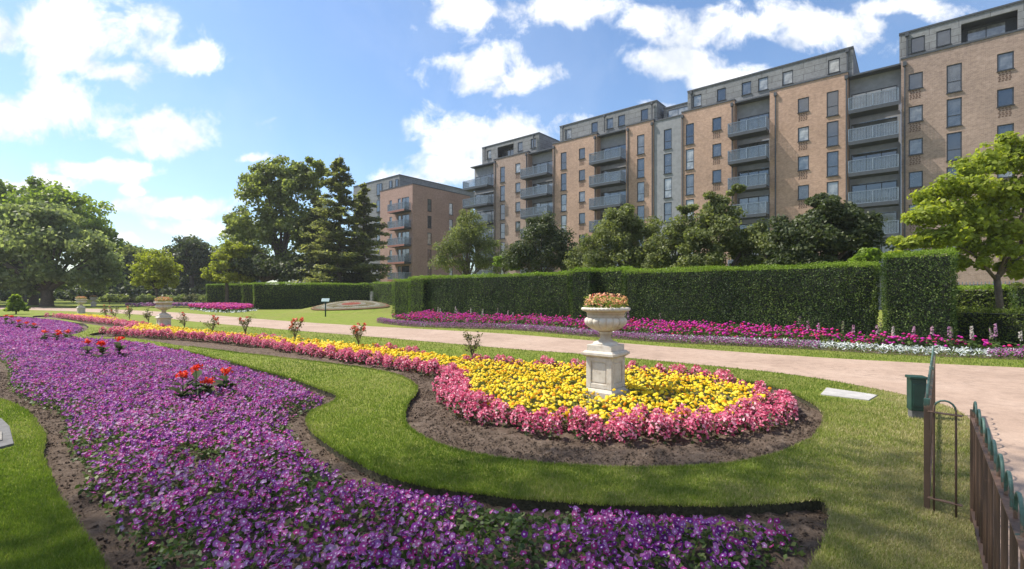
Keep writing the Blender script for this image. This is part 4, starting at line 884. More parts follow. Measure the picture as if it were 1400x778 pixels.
# young rose bushes in the yellow strip
LEAF['rose'] = leafmat('rose_leaves', [(.08,.095,.03), (.14,.15,.05), (.21,.20,.08), (.28,.20,.11)], .35)
M['petal_rose'] = leafmat('rose_petals', [(.62,.05,.03), (.75,.16,.06), (.78,.30,.22), (.7,.14,.18)], .3, tint=(1.1,.8,.6))
def rose(px, py, h, w, nr, label, group='young rose bushes standing in the yellow flowers', z=.0, name='rose_bush'):
    h *= 1.18; w *= 1.15; X, Y = G(px, py, z); e = empty(name, (X, Y, z-.05), label, 'rose bush', group)
    m = MB(); tips = []
    m.tube([(0,0,0),(.01,0,h*.35)], [.014,.012], 6)
    for k in range(7):
        a = rng.uniform(0, 6.28); t = np.array([w*.42*math.cos(a)*rng.uniform(.4,1.1), w*.42*math.sin(a)*rng.uniform(.4,1.1), h*rng.uniform(.62, 1)]); tips.append(t)
        m.tube([(.01,0,h*.3), tuple(t*np.array([.5,.5,.72])), tuple(t)], [.009,.007,.004], 5)
    part('stem', m.mesh('stem', M['bark']), e); tips = np.array(tips)
    n = 230; b = tips[rng.integers(0, 7, n)]; s = rng.uniform(.45, 1.02, n)[:, None]; pos = b*np.column_stack([s, s, .55+.45*s])+rng.normal(size=(n, 3))*w*.09
    v, f, ii = scatter(QUAD, QF, pos, rng.normal(size=(n, 3))*.7+np.array([0,-.2,.8]), rng.uniform(.04,.075,n)*max(1, Y/18)**.5); part('foliage', npmesh('foliage', v, f, LEAF['rose'], {'rnd': ('FACE', rng.random(n)[ii])}), e)
    if nr:
        P = []; 
        for k in range(nr): P.append(tips[k % 7]+rng.normal(size=3)*.03+np.array([0,0,.03])+rng.normal(size=(14, 3))*.018)
        P = np.vstack(P); n = len(P); v, f, ii = scatter(QSQ, QF, P, rng.normal(size=(n, 3))+np.array([0,0,.6]), rng.uniform(.035,.055,n)); part('blossoms', npmesh('blossoms', v, f, M['petal_rose'], {'rnd': ('FACE', rng.random(n)[ii])}), e)
rose(645, 497, .66, .42, 0, 'young rose bush without blossoms, nearest the stone urn')
rose(490, 480, .66, .44, 9, 'young rose bush with orange blossoms, second from the nearest urn')
rose(403, 470, .66, .48, 12, 'young rose bush with the most orange blossoms, third from the nearest urn')
rose(335, 464, .74, .46, 4, 'young rose bush with a few pink blossoms, fourth from the nearest urn')
rose(290, 459, .66, .5, 5, 'small reddish rose bush, fifth from the nearest urn')
rose(252, 453, .70, .5, 2, 'green rose bush just right of the middle distance urn')
rose(203, 446, .74, .5, 0, 'green rose bush just left of the middle distance urn')
rose(177, 441, .74, .55, 3, 'far rose bush, second left of the middle distance urn')
rose(157, 438, .74, .55, 3, 'far rose bush, third left of the middle distance urn')
rose(145, 436, .74, .5, 2, 'far rose bush nearest the far urn, at the narrow end of the yellow flowers')
tree('young_shrub', 'young leafy green shrub on the far left lawn before the trees', 'shrub', 22, 0, 35, [(22,417,10,9),(15,424,8,6),(30,423,8,6),(22,407,6,6)], LEAF['fresh'], .11, 2600, .04)
# far rose bed shrubs
RB = [(150,414),(165,413.5),(180,413),(196,413.5),(208,413),(222,412.5),(238,413),(250,412.5),(262,412.5),(274,412),(286,412.5),(300,413),(315,412)]
for i, (px, py) in enumerate(RB):
    Yf = 1038/(py-HZ)*.85; w = [12,10,11,9,12,11,10,12,11,10,12,10,11][i]
    what = ['pale green','grey green','pink flecked'][i % 3]
    wh = 'left of the round yellow tree' if px < 200 else 'under the round yellow tree' if px < 232 else 'before the distant hedge end' if px > 275 else 'right of the round yellow tree'
    tree('rose_shrub', f'{what} low rose shrub in the far rose bed, {wh}', 'shrub', px, 0, Yf, [(px,408.5,w,5.5)], LEAF[['pale','mid','rose'][i % 3]], .17, 900, .03, group='low shrubs of the far rose bed', sub=12)

# added unseen tree at the left, placed to dim the nearest flowers and lawn
def added_shade_tree():
    e = empty('added_shade_tree', (-13.5, 3.0, 0), 'light leaved tree added out of view at left to shade the nearest flowers', 'tree')
    m = MB(); m.tube([(0,0,-.2),(.1,0,4),(.3,.3,9),(.8,.8,13)], [.35,.28,.22,.12], 10); n = 13500
    U_ = rng.uniform(-1, 1, (n*2, 3)); U_ = U_[(U_**2).sum(1) < 1][:n]; c = np.array([6.3, 1.35, 14.5]); pos = c+U_*np.array([8.5, 3.4, 2.4])
    for k in range(14):
        t = pos[rng.integers(0, len(pos))]; m.tube([(.6,.6,11),tuple(t*.5+np.array([.4,.4,6.4])),tuple(t)], [.09,.06,.02], 6)
    v, f, ii = scatter(QSQ, QF, pos, rng.normal(size=pos.shape)+np.array([0,0,.5]), rng.uniform(.08,.13,len(pos)))
    part('trunk', m.mesh('trunk', M['bark'], True), e); part('crown', npmesh('crown', v, f, LEAF['mid'], {'rnd': ('FACE', rng.random(len(pos))[ii])}), e)
added_shade_tree()
# ------------------------------------------------------------------ small things
def sign():
    X, Y = G(445, 433); e = empty('information_sign', (X, Y, 0), 'small green lectern sign on a post beside the sloping carpet bed', 'sign', rz=.2)
    m = MB(); m.tube([(0,0,-.1),(0,0,.98)], .045, 8); part('post', m.mesh('post', M['pot_green'], True), e)
    m = MB(); c, s = math.cos(.5), math.sin(.5)
    m.add([(-.24,-.15*c,1.0-.2*s+.08),(.24,-.15*c,1.0-.2*s+.08),(.24,.15*c,1.0+.2*s+.08),(-.24,.15*c,1.0+.2*s+.08),(-.24,-.15*c,1.04-.2*s+.08),(.24,-.15*c,1.04-.2*s+.08),(.24,.15*c,1.04+.2*s+.08),(-.24,.15*c,1.04+.2*s+.08)], [(3,2,1,0),(4,5,6,7),(0,1,5,4),(1,2,6,5),(2,3,7,6),(3,0,4,7)])
    part('panel', m.mesh('panel', plain('sign_panel', (.25,.34,.33), .4), bevel=.008), e)
sign()
def slab(pts, name, mat, label, h=.03):
    q = [G(*p) for p in pts]; c = np.mean(q, axis=0); m = MB()
    v = [(p[0]-c[0], p[1]-c[1], -.05) for p in q]+[(p[0]-c[0], p[1]-c[1], h) for p in q]
    k = len(q); m.add(v, [tuple(range(k))[::-1], tuple(range(k, 2*k))]+[(i, (i+1) % k, k+(i+1) % k, k+i) for i in range(k)]); tag(link(name, m.mesh(name, mat, bevel=.006), loc=(c[0], c[1], .004)), label, 'slab')
slab([(1200,541),(1188,548),(1122,540),(1130,531)], 'concrete_slab', M['slab'], 'flat pale concrete slab set in the lawn near the green box', .012)
slab([(19,609),(0,614),(-60,618),(-60,572),(2,574),(13,585)], 'kerb_stone', M['slab_dark'], 'dark grey stone slab in the grass at the left edge', .02)
slab([(3,594),(3,606),(-50,610),(-50,596)], 'paving_stone', plain('worn_paving', (.24,.22,.19), .9, nscale=12, namt=.3, bumps=.5), 'pale stone slab lying on the dark one at the left edge', .035)
def greenbox():
    X, Y = G(1253, 571); e = empty('green_box', (X, Y, 0), 'dark green metal box on legs at the far end of the railings', 'utility box', rz=ROT+.35)
    m = MB(); m.box(-.08,.08,-.07,.07,.10,.50); part('box', m.mesh('box', M['pot_green'], bevel=.008), e)
    m = MB(); m.box(-.095,.095,-.085,.085,.50,.535); part('lid', m.mesh('lid', M['pot_green'], bevel=.01), e)
    m = MB(); m.box(-.06,.05,-.078,-.07,.16,.44); part('door', m.mesh('door', M['pot_green'], bevel=.002), e)
    m = MB(); m.box(-.07,.07,-.06,.06,-.05,.10); part('plinth', m.mesh('plinth', M['slab_dark'], bevel=.004), e)
greenbox()

def railing(A, B, label, n, posts=(0, 1), topz=.80, hoops=True, wh=.5):
    A = np.array(A, float); B = np.array(B, float); L_ = np.linalg.norm(B-A); d = (B-A)/L_; ang = math.atan2(d[1], d[0])
    e = empty('bow_top_railing', (A[0], A[1], 0), label, 'railing', rz=ang)
    m = MB(); m.box(0, L_, -.020, .020, topz-.032, topz-.024+.0); m.box(0, L_, -.018, .018, .10, .108); part('rail', m.mesh('rail', M['rail'], bevel=.002), e)
    sp = L_/n
    for i in range(n):
        x0 = sp*(i+.18); x1 = sp*(i+.82); r = (x1-x0)/2; pts = [(x0,0,-.1),(x0,0,.4),(x0,0,topz)]
        for k in range(1, 9): a = math.pi*k/8; pts.append((x0+r-r*math.cos(a), 0, topz+r*1.1*math.sin(a)))
        pts += [(x1,0,.4),(x1,0,-.1)]; m = MB(); m.tube(pts, .0068, 8); part('hooped_bar', m.mesh('hooped_bar', M['rail'], True), e)
    for t in posts:
        m = MB(); x = L_*t; m.box(x-.016, x+.016, -.018, .018, -.1, topz+.02); part('post', m.mesh('post', M['rail'], bevel=.003), e)
railing((3.06,3.50), (5.55,6.25), 'rusty bow topped railing running away from the corner towards the green box', 13, (0,.55,1), .80)
railing((3.16,3.33), (3.04,3.47), 'single hoop of railing closing the gap between the two railing runs', 1, (), .76)
railing((3.19,3.28), (1.58,1.42), 'nearest rusty bow topped railing with green hoops at the right edge', 9, (0,), .77)
railing((1.55,1.39), (1.10,.85), 'short end of railing at the bottom right corner', 3, (0,), .77)
# palisade fence right, behind the low hedges
def backfence():
    a = Kp(1300, 34000); e = empty('metal_fence', (a[0], a[1], 0), 'grey metal fence behind the low hedges at the right', 'fence', rz=ROT)
    m = MB(); L_ = 14
    for z in (.3, 1.95): m.box(0, L_, -.03, .03, z, z+.06)
    part('rail', m.mesh('rail', M['dark_metal']), e)
    m = MB()
    for i in range(int(L_/.14)): m.box(i*.14, i*.14+.035, -.05, -.032, 0, 2.15)
    part('pickets', m.mesh('pickets', M['balc']), e)
    for i in range(6): m = MB(); m.box(i*2.7, i*2.7+.09, .035, .12, 0, 2.2); part('post', m.mesh('post', M['balc']), e)
backfence()

# ------------------------------------------------------------------ the long apartment building
KB = 55590.0; FL = 2.9
O = K(642, KB); UO = lambda px: float((K(px, KB)-O) @ DX)
bld = empty('apartment_building', (O[0], O[1], 0), 'long tan brick apartment building with grey penthouses and balcony stacks behind the hedge', 'building', rz=ROT)
PAR = 22.35    # parapet height
WT = [21.0-FL*i for i in range(7)]
def wallblock(name, u0, u1, y0, z1, mat, wins, z0=0, thick=.35, cop=True):
    """front wall with real openings; wins = list of (u0,u1,z0,z1)"""
    us = sorted({u0, u1} | {w[0] for w in wins} | {w[1] for w in wins}); zs = sorted({z0, z1} | {w[2] for w in wins} | {w[3] for w in wins})
    m = MB()
    for i in range(len(us)-1):
        run = None
        for j in range(len(zs)-1):
            cu = (us[i]+us[i+1])/2; cz = (zs[j]+zs[j+1])/2
            hole = any(w[0] < cu < w[1] and w[2] < cz < w[3] for w in wins)
            if not hole: m.add([(us[i],y0,zs[j]),(us[i+1],y0,zs[j]),(us[i+1],y0,zs[j+1]),(us[i],y0,zs[j+1])], [(0,1,2,3)])
    for a, b, c, d in wins:      # reveals
        y1 = y0+.16
        m.add([(a,y0,c),(b,y0,c),(b,y1,c),(a,y1,c)], [(0,1,2,3)]); m.add([(a,y0,d),(b,y0,d),(b,y1,d),(a,y1,d)], [(3,2,1,0)])
        m.add([(a,y0,c),(a,y1,c),(a,y1,d),(a,y0,d)], [(0,1,2,3)]); m.add([(b,y0,c),(b,y1,c),(b,y1,d),(b,y0,d)], [(3,2,1,0)])
    # sides, back, top
    yb = y0+12
    m.add([(u0,y0,z0),(u0,yb,z0),(u0,yb,z1),(u0,y0,z1)], [(3,2,1,0)]); m.add([(u1,y0,z0),(u1,yb,z0),(u1,yb,z1),(u1,y0,z1)], [(0,1,2,3)])
    m.add([(u0,yb,z0),(u1,yb,z0),(u1,yb,z1),(u0,yb,z1)], [(3,2,1,0)]); m.add([(u0,y0,z1),(u1,y0,z1),(u1,yb,z1),(u0,yb,z1)], [(0,1,2,3)], 1)
    o = part(name, m.mesh(name, [mat, M['roof']]), bld)
    if cop:
        m = MB(); m.box(u0-.03, u1+.03, y0-.07, y0+.3, z1, z1+.16); m.box(u1-.2, u1+.03, y0+.3, yb, z1, z1+.16); part('coping', m.mesh('coping', M['dark_metal'], bevel=.01), bld)
WM = {}
def window(u0, u1, z0, z1, y, kind, b=None):
    w = u1-u0; h = z1-z0; key = (round(w, 2), round(h, 2), kind); w, h = key[:2]
    if key not in WM:
        t = .085; m = MB(); m.box(0, t, 0, .07, 0, h); m.box(w-t, w, 0, .07, 0, h); m.box(t, w-t, 0, .07, 0, t); m.box(t, w-t, 0, .07, h-t, h)
        if kind == 'tall': m.box(t, w-t, 0, .07, h*.38, h*.38+.07)
        if kind == 'wide':
            k = max(2, round(w/1.2))
            for i in range(1, k): m.box(w*i/k-.03, w*i/k+.03, 0, .07, t, h-t)
        m.box(-.04, w+.04, -.16, 0, -.06, -.003)
        fm = m.mesh('window', M['frame']); g = MB(); g.box(t*.5, w-t*.5, .03, .045, t*.5, h-t*.5); WM[key] = (fm, g.mesh('pane', M['glass']))
    o = part('window', WM[key][0], b or bld, (u0, y+.06, z0)); part('pane', WM[key][1], o)
VM = MB()
for i in range(4):
    for j in range(5): VM.box(i*.2+.04*(j % 2), i*.2+.12+.04*(j % 2), -.012, .03, -j*.16-.1, -j*.16)
vent_me = VM.mesh('vent_grille', M['vent'])
TALL = 2.38; SML = 1.42
def cols(spec, rows=range(6), top=WT):
    r = []
    for kind, a, b in spec:
        ua, ub = UO(a), UO(b); c = (ua+ub)/2; w = .96
        for i in rows: r.append((c-w/2, c+w/2, top[i]-(TALL if kind == 't' else SML), top[i], kind))
    return r
blocks = [('brick_wall', 642, 756, 0, PAR, 'brick_pale', [('t',683.5,690.5),('s',704.5,711.5)], [(643,675),(722,756)]),
          ('brick_wall', 757, 894.5, -.25, PAR+.1, 'brick_tan', [('t',768,776),('s',793,801),('t',872.4,882)], [(817,857)]),
          ('grey_brick_wall', 895, 932, -.12, PAR-.15, 'render_grey', [('t',908,919)], []),
          ('brick_wall', 933, 1159.5, -.25, PAR+.1, 'brick_tan', [('t',938.5,949.7),('s',975,987),('s',1091.6,1106.3),('t',1130.8,1146.7)], [(1005,1053)]),
          ('brick_wall', 1232, 1560, -.1, PAR+.1, 'brick_pale', [('s',1242.5,1261.5),('t',1294,1315),('s',1363,1386),('t',1430,1452)], [])]
def balcony(ua, ub, zf, yf, rec_y, label=None, b=None, mats=('balc','soffit')):
    b = b or bld; key = (round(ub-ua, 2), mats[1], round(rec_y-yf, 2))
    w = ub-ua; D = 1.45
    if key not in BALC:
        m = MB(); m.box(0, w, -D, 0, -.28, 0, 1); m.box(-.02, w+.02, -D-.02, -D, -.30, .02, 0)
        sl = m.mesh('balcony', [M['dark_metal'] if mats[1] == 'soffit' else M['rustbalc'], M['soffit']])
        m = MB(); 
        for x in (0, w/2, w): m.box(x-.03, x+.03, -D-.015, -D+.03, 0, 1.12)
        m.box(-.03, w+.03, -D-.02, -D+.035, 1.12, 1.17); m.box(-.03, .01, -D+.035, 0, 1.12, 1.17); m.box(w-.01, w+.03, -D+.035, 0, 1.12, 1.17)
        n = int(w/.11)
        for i in range(n): m.box(w*(i+.5)/n-.012, w*(i+.5)/n+.012, -D, -D+.014, .04, 1.118)
        for i in range(12): m.box(-.014, .0, -D+.1+i*.11, -D+.124+i*.11, .04, 1.118); m.box(w, w+.014, -D+.1+i*.11, -D+.124+i*.11, .04, 1.118)
        m.box(-.02, w+.02, -D-.015, -D+.02, .03, .08)
        ra = m.mesh('railing', M['balc'])
        m = MB(); m.box(.02, w-.02, -D+.04, -D+.05, .08, 1.08); m.box(.01,.02,-D+.06,-.02,.08,1.08); m.box(w-.02,w-.01,-D+.06,-.02,.08,1.08)
        BALC[key] = (sl, ra, m.mesh('glass_panel', M['balc_glass']))
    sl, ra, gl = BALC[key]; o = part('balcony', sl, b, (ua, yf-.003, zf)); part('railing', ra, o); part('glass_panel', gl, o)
BALC = {}
mg, nt, bg_, out = newmat('balcony_glass'); bg_.inputs['Base Color'].default_value = (.16,.20,.24,1); bg_.inputs['Roughness'].default_value = .15; bg_.inputs['Alpha'].default_value = .28; M['balc_glass'] = mg
def door_recess(u0, u1, yf, top, rows, mat='render_grey', b=None, depth=1.0):
    """recessed bay: grey cladding back wall with wide glazed doors, one per floor"""
    b = b or bld; wins = [(u0+.12, u1-.25, z-2.25, z) for z in rows]
    y = yf+depth; m = MB()
    zs = sorted({0, top} | {w[2] for w in wins} | {w[3] for w in wins})
    for j in range(len(zs)-1):
        cz = (zs[j]+zs[j+1])/2; hole = any(w[2] < cz < w[3] for w in wins)
        for (a, c) in ((u0, wins[0][0]), (wins[0][0], wins[0][1]), (wins[0][1], u1)):
            if hole and a == wins[0][0]: continue
            m.add([(a,y,zs[j]),(c,y,zs[j]),(c,y,zs[j+1]),(a,y,zs[j+1])], [(0,1,2,3)])
    m.add([(u0,y,top),(u1,y,top),(u1,y+10,top),(u0,y+10,top)], [(0,1,2,3)])
    part('recessed_wall', m.mesh('recessed_wall', M[mat]), b)
    for a, c, z0, z1 in wins: window(a, c, z0, z1, y-.03, 'wide', b)
for bi, (nm, p0, p1, y0, z1, mt, spec, recs) in enumerate(blocks):
    edges = [UO(p0)]; segs = []; cur = UO(p0)
    for ra, rb in recs:
        if UO(ra)-cur > .3: segs.append((cur, UO(ra)))
        cur = UO(rb)
    if UO(p1)-cur > .25: segs.append((cur, UO(p1)))
    cl = cols(spec)
    for a, b in segs:
        ws = [c for c in cl if a < c[0] < b]
        wallblock(nm, a, b, y0, z1, M[mt], [c[:4] for c in ws])
        for c in ws: window(c[0], c[1], c[2], c[3], y0, 'tall' if c[4] == 't' else 'small')
        if mt != 'render_grey':
            for c in ws:
                if c[4] == 's': part('vent_grille', vent_me, bld, (c[0]+.06, y0-.003, c[2]-.12))
    for ra, rb in recs:
        a, b = UO(ra), UO(rb); door_recess(a+.001, b-.001, y0, z1-.35, [z-.35 for z in WT[:6]])
        m = MB(); m.box(a, b, y0+.02, y0+1.05, z1-.35, z1-.2); part('bay_roof', m.mesh('bay_roof', M['dark_metal']), bld)
        for z in WT[:6]: balcony(a-.25, b-.05, z-2.62, y0, y0)
# right hand balcony bay
a, b = UO(1160.5), UO(1231.5); door_recess(a, b, -.1, PAR-.3, [z-.35 for z in WT[:6]])
m = MB(); m.box(a, b, -.08, .95, PAR-.3, PAR-.15); part('bay_roof', m.mesh('bay_roof', M['dark_metal']), bld)
for z in WT[:6]: balcony(a+.1, b-.15, z-2.62, -.1, -.1)
# penthouses
PT = PAR+2.55
def penthouse(p0, p1, sb, top, wins, recess=None, z0=PAR+.1):
    u0, u1 = UO(p0), UO(p1); ws = []
    for a, b in wins:
        c = (UO(a)+UO(b))/2; ws.append((c-.48, c+.48, z0+.52, z0+1.88))
    if recess: ws.append((UO(recess[0]), UO(recess[1]), z0+.18, z0+1.95))
    wallblock('penthouse_wall', u0, u1, sb, top, M['clad'], ws, z0=z0-.3)
    for w in ws[:len(wins)]: window(*w, sb, 'small')
    if recess: 
        w = ws[-1]; m = MB(); m.box(w[0]-.1, w[1]+.1, sb+1.3, sb+1.4, w[2]-.2, w[3]+.1); m.box(w[0]-.1, w[1]+.1, sb+.17, sb+1.3, w[3], w[3]+.06); part('terrace_wall', m.mesh('terrace_wall', M['soffit']), bld)
        window(w[0]+.4, w[1]-.5, w[2], w[3]-.15, sb+1.15, 'wide')
penthouse(656, 734, .55, PT, [(662.5,668),(704.5,711.5),(722,730)], (677,699))
penthouse(763, 896, .45, PT, [(771,779),(806,815),(827,836),(843,852),(874,884)])
penthouse(900, 938, 1.6, PT-.75, [], None)
window(UO(906), UO(935), PAR+.5, PAR+1.5, 1.6-.13, 'wide')
penthouse(938.6, 1166, .35, PT, [(946,957.6),(979,991),(1013,1025.7),(1035.8,1048.7),(1069,1083),(1132,1147)])
penthouse(1229.5, 1540, .35, PT, [(1246,1264),(1281,1300)], (1314.5,1392.6))
# downpipes with hopper heads
for px, y0 in ((677,0),(720,0),(759,-.25),(815,-.25),(860,-.25),(893,-.25),(934.5,-.25),(1002,-.25),(1061,-.25),(1157.5,-.25),(1237,-.1)):
    u = UO(px); m = MB(); m.box(u-.05, u+.05, y0-.11, y0-.005, .2, PAR-.55); m.box(u-.13, u+.13, y0-.24, y0-.005, PAR-.55, PAR-.2); part('downpipe', m.mesh('downpipe', M['dark_metal'], bevel=.01), bld)
for px in (661.5,728,768,825,890,944,1158,1240):
    u = UO(px); m = MB(); m.box(u-.06, u+.06, .2, .33, PAR+.25, PT-.35); m.box(u-.13, u+.13, .1, .33, PT-.35, PT-.05); part('downpipe', m.mesh('downpipe', M['dark_metal'], bevel=.01), bld)

# ------------------------------------------------------------------ pink brick block on the left
C2 = (564-700)/F*79
b2 = empty('apartment_block', (C2, 79, 0), 'smaller pink brick apartment block with rust red balconies left of the long building', 'building', rz=ROT)
def bpart(nm, mb, mats): return part(nm, mb.mesh(nm, mats), b2)
T2 = 19.7; rows2 = [17.7-2.9*i for i in range(6)]
# left face (local x negative from the corner, y=0), right face (x=0, running +y)
L2 = 9.2; D2 = 13.5
def block_walls():
    m = MB()
    def wallf(P0, U, holes, w, z1, nrm):
        us = sorted({0, w} | {h[0] for h in holes} | {h[1] for h in holes}); zs = sorted({0, z1} | {h[2] for h in holes} | {h[3] for h in holes})
        for i in range(len(us)-1):
            for j in range(len(zs)-1):
                cu = (us[i]+us[i+1])/2; cz = (zs[j]+zs[j+1])/2
                if any(h[0] < cu < h[1] and h[2] < cz < h[3] for h in holes): continue
                a = P0+U*us[i]; b = P0+U*us[i+1]; m.add([(a[0],a[1],zs[j]),(b[0],b[1],zs[j]),(b[0],b[1],zs[j+1]),(a[0],a[1],zs[j+1])], [(0,1,2,3)])
        for h in holes:
            a = P0+U*h[0]; b = P0+U*h[1]; ai = a-nrm*.18; bi = b-nrm*.18
            m.add([(a[0],a[1],h[2]),(b[0],b[1],h[2]),(bi[0],bi[1],h[2]),(ai[0],ai[1],h[2])], [(0,1,2,3)]); m.add([(a[0],a[1],h[3]),(b[0],b[1],h[3]),(bi[0],bi[1],h[3]),(ai[0],ai[1],h[3])], [(3,2,1,0)])
            m.add([(a[0],a[1],h[2]),(ai[0],ai[1],h[2]),(ai[0],ai[1],h[3]),(a[0],a[1],h[3])], [(0,1,2,3)]); m.add([(b[0],b[1],h[2]),(bi[0],bi[1],h[2]),(bi[0],bi[1],h[3]),(b[0],b[1],h[3])], [(3,2,1,0)])
    HL = []; HR = []
    for z in rows2: HL += [(L2-6.6+.2, L2-5.9+.2, z-2.0, z), (L2-4.0, L2-3.2, z-2.1, z), (L2-2.9, L2-.9, z-2.2, z)]; HR += [(3.2, 4.1, z-2.1, z), (8.2, 9.1, z-2.1, z)]
    wallf(np.array([-L2, 0]), np.array([1., 0]), HL, L2, T2, np.array([0, -1.])); wallf(np.array([0., 0]), np.array([0., 1]), HR, D2, T2, np.array([1., 0]))
    m.add([(-L2,0,0),(-L2,D2,0),(-L2,D2,T2),(-L2,0,T2)], [(0,1,2,3)]); m.add([(-L2,D2,0),(0,D2,0),(0,D2,T2),(-L2,D2,T2)], [(0,1,2,3)])
    m.add([(-L2,0,T2-.2),(0,0,T2-.2),(0,D2,T2-.2),(-L2,D2,T2-.2)], [(0,1,2,3)], 1)
    bpart('brick_wall', m, [M['brick_red'], M['roof']])
    m = MB(); m.box(-L2-.03, .06, -.06, .3, T2, T2+.12); m.box(-.25, .06, .3, D2, T2, T2+.12); bpart('coping', m, M['dark_metal'])
    for h in HL: window(h[0]-L2, h[1]-L2, h[2], h[3], 0, 'wide' if h[1]-h[0] > 1.5 else 'plain', b2)
    for h in HR:
        key = (.9, 2.1, 'plain'); window(0, .9, h[2], h[3], 0, 'plain', b2); o = KIDS[b2.name][-1]; o.location = (-.06, h[0], h[2]); o.rotation_euler = (0, 0, math.pi/2)
block_walls()
for z in rows2: balcony(-4.9, -.35, z-2.3, 0, 0, b=b2, mats=('rustbalc','rust'))
# grey top storey, set back, and the grey rear wing
m = MB(); m.box(-19, -L2-.01, .7, 14, 0, T2+.3); m.box(-19, -4.5, .7, 24, T2+.3, 22.0); bpart('grey_wing', m, M['clad']); m = MB(); m.box(-19.05, -4.4, .62, 24.1, 22.0, 22.14); bpart('roof_edge', m, M['dark_metal'])
for z in (21.4, 18.4, 15.5, 12.6): window(-11.2, -9.6, z-2.1, z, .7-.14, 'wide', b2)
for u in (-7.4, -5.6): window(u, u+.8, 20.1, 21.4, .7-.14, 'plain', b2)
# white balcony of the rear of the right face
m = MB(); m.box(.005, 1.4, 11.2, 13.4, rows2[1]-2.4, rows2[1]-2.2); m.box(1.36, 1.4, 11.2, 13.4, rows2[1]-2.2, rows2[1]-1.1); m.box(.005, 1.36, 11.2, 11.24, rows2[1]-2.2, rows2[1]-1.1); bpart('white_balcony', m, plain('white_metal', (.5,.5,.52), .5))
# low roof glimpsed over the far trees
m = MB(); m.box(-5, 5, -4, 4, 0, 9.8); m.box(-5.3, 5.3, -4.3, 4.3, 9.8, 10.2)
X = (322-700)/F*115; o = link('distant_building', m.mesh('distant_building', M['roof']), loc=(X, 115, 0)); tag(o, 'flat grey roof just showing left of the tallest tree', 'building')

# ------------------------------------------------------------------ haze
m = MB(); m.box(-260, 160, -30, 260, -1.2, 30); hz = link('haze', m.mesh('haze', [])); tag(hz, 'thin pale summer haze over the park', 'haze', kind='stuff')
mh = bpy.data.materials.new('haze'); mh.use_nodes = True; nt = mh.node_tree; nt.nodes.clear(); oo = nt.nodes.new('ShaderNodeOutputMaterial'); pv = nt.nodes.new('ShaderNodeVolumePrincipled')
pv.inputs['Density'].default_value = .0004; pv.inputs['Color'].default_value = (.93,.96,1,1); pv.inputs['Anisotropy'].default_value = .1; nt.links.new(pv.outputs[0], oo.inputs['Volume']); hz.data.materials.append(mh)
# ------------------------------------------------------------------ sky, sun, camera
SUN_EL = math.radians(55); saz = np.array([-.96, .25]); saz /= np.linalg.norm(saz)
w = bpy.data.worlds.new('World'); S.world = w; w.use_nodes = True; nt = w.node_tree; L = nt.links.new
bgn = nt.nodes['Background']; sky = nd(nt, 'ShaderNodeTexSky'); sky.sky_type = 'NISHITA'; sky.sun_disc = False
sky.sun_elevation = SUN_EL; sky.sun_rotation = math.atan2(saz[0], saz[1]); sky.altitude = 50; sky.air_density = 1.1; sky.dust_density = .7; sky.ozone_density = 2.5
tc = nd(nt, 'ShaderNodeTexCoord'); sp = nd(nt, 'ShaderNodeSeparateXYZ'); L(tc.outputs['Generated'], sp.inputs[0])
def mth(op, a, b=None, c=None, clamp=False):
    n = nd(nt, 'ShaderNodeMath', operation=op, use_clamp=clamp)
    for i, v in enumerate((a, b, c)):
        if v is None: continue
        if hasattr(v, 'is_linked'): L(v, n.inputs[i])
        else: n.inputs[i].default_value = v
    return n.outputs[0]
yy = mth('MAXIMUM', sp.outputs[1], .02); U = mth('DIVIDE', sp.outputs[0], yy); V = mth('DIVIDE', sp.outputs[2], yy)
cb = nd(nt, 'ShaderNodeCombineXYZ'); L(U, cb.inputs[0]); L(V, cb.inputs[1])
# elliptical cloud masses, edges broken up by noise
wn = noise(nt, cb.outputs[0], 4.5, 5, .6); wo = nd(nt, 'ShaderNodeVectorMath', operation='MULTIPLY_ADD'); L(wn.outputs['Color'], wo.inputs[0]); wo.inputs[1].default_value = (.11,.09,0)
sh = nd(nt, 'ShaderNodeVectorMath', operation='ADD'); L(cb.outputs[0], sh.inputs[0]); sh.inputs[1].default_value = (-.055,-.045,0); L(sh.outputs[0], wo.inputs[2])
CL = [(85,42,165,56),(155,98,48,20),(275,70,44,22),(55,150,130,46),(225,178,95,36),(155,231,88,18),(184,258,20,10),(235,280,85,15),(40,252,80,14),(342,220,30,9),(285,306,66,15),(160,330,48,9),
      (655,15,90,38),(770,10,90,30),(650,92,75,34),(715,105,55,26),(670,190,125,42),(620,235,80,30),(560,260,60,30),(900,20,60,25),(930,85,70,28),(1000,105,70,22),(1010,35,110,30),(1120,45,110,34),(1230,10,90,18),(885,140,40,10),(-120,80,160,70),(-150,240,120,40),(420,-60,90,30),(600,-80,120,40),(1400,-80,200,50),(1000,-120,200,50)]
acc = None
for cx, cy, rx, ry in CL:
    u = (cx-700)/F; v = (HZ-cy)/F; m_ = nd(nt, 'ShaderNodeVectorMath', operation='MULTIPLY_ADD'); L(wo.outputs[0], m_.inputs[0]); m_.inputs[1].default_value = (F/rx, F/ry, 0); m_.inputs[2].default_value = (-u*F/rx, -v*F/ry, 0)
    ln = nd(nt, 'ShaderNodeVectorMath', operation='LENGTH'); L(m_.outputs[0], ln.inputs[0]); acc = ln.outputs['Value'] if acc is None else mth('SMOOTH_MIN', acc, ln.outputs['Value'], .12)
fb = noise(nt, cb.outputs[0], 9, 9, .62, .3); fl = noise(nt, cb.outputs[0], 2.2, 6, .6)
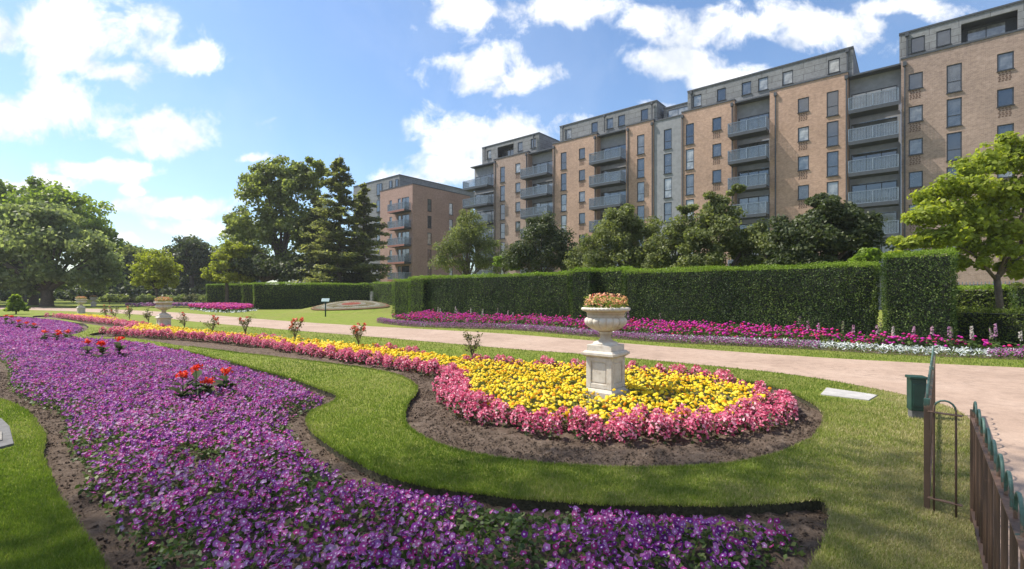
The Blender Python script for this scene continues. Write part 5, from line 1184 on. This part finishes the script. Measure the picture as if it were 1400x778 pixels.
d = mth('SUBTRACT', 1.10, acc); d = mth('ADD', d, mth('MULTIPLY', mth('SUBTRACT', fb.outputs[0], .5), 3.2)); d = mth('ADD', d, mth('MULTIPLY', mth('SUBTRACT', fl.outputs[0], .5), .8)); dens = nd(nt, 'ShaderNodeMapRange', interpolation_type='SMOOTHSTEP'); L(d, dens.inputs[0]); dens.inputs[1].default_value = -.05; dens.inputs[2].default_value = .75
# wisps for the rest of the dome, thickened behind the camera to add fill light
n3 = noise(nt, tc.outputs['Generated'], 3.2, 8, .6, .4); w3 = nd(nt, 'ShaderNodeMapRange', interpolation_type='SMOOTHSTEP'); L(n3.outputs[0], w3.inputs[0]); w3.inputs[1].default_value = .44; w3.inputs[2].default_value = .62
back = mth('LESS_THAN', sp.outputs[1], .05); wis = mth('MULTIPLY', w3.outputs[0], mth('MULTIPLY_ADD', back, .85, .05))
dm = mth('MAXIMUM', mth('MULTIPLY', dens.outputs[0], mth('SUBTRACT', 1, back)), wis)
cs = noise(nt, cb.outputs[0], 7, 6, .6); cr = ramp(nt, [(.34, (4.4,4.7,5.1)), (.47, (5.9,6.0,6.2)), (.60, (7.0,7.05,7.1))]); L(cs.outputs[0], cr.inputs[0])
deep = mix(nt, 1.0, sky.outputs[0], (.84,.92,1.0), 'MULTIPLY')
# horizon whitening
hzr = nd(nt, 'ShaderNodeMapRange'); L(V, hzr.inputs[0]); hzr.inputs[1].default_value = .55; hzr.inputs[2].default_value = 0.0; hzr.inputs[3].default_value = 0; hzr.inputs[4].default_value = .35
c1 = mix(nt, dm, deep, cr.outputs[0])
L(c1, bgn.inputs[0]); bgn.inputs[1].default_value = .125
sun = bpy.data.lights.new('sun', 'SUN'); sun.energy = 4.6; sun.angle = math.radians(.55); sun.color = (1, .94, .84)
so = bpy.data.objects.new('sun', sun); COL.objects.link(so); dv = np.array([saz[0]*math.cos(SUN_EL), saz[1]*math.cos(SUN_EL), math.sin(SUN_EL)])
from mathutils import Vector
so.rotation_euler = Vector(dv).to_track_quat('Z', 'Y').to_euler(); so.location = (0, 0, 60)
cam = bpy.data.cameras.new('camera'); co = bpy.data.objects.new('camera', cam); COL.objects.link(co); co.location = (0, 0, H); co.rotation_euler = (math.pi/2, 0, 0)
cam.sensor_width = 36; cam.lens = 36*F/1400; cam.shift_y = (HZ-389)/1400; cam.clip_end = 3000; cam.clip_start = .05; S.camera = co
S.view_settings.view_transform = 'Standard'; S.view_settings.look = 'None'; S.view_settings.gamma = 1; S.view_settings.exposure = .66
S.render.engine = 'CYCLES'; S.cycles.max_bounces = 6; S.cycles.transparent_max_bounces = 8
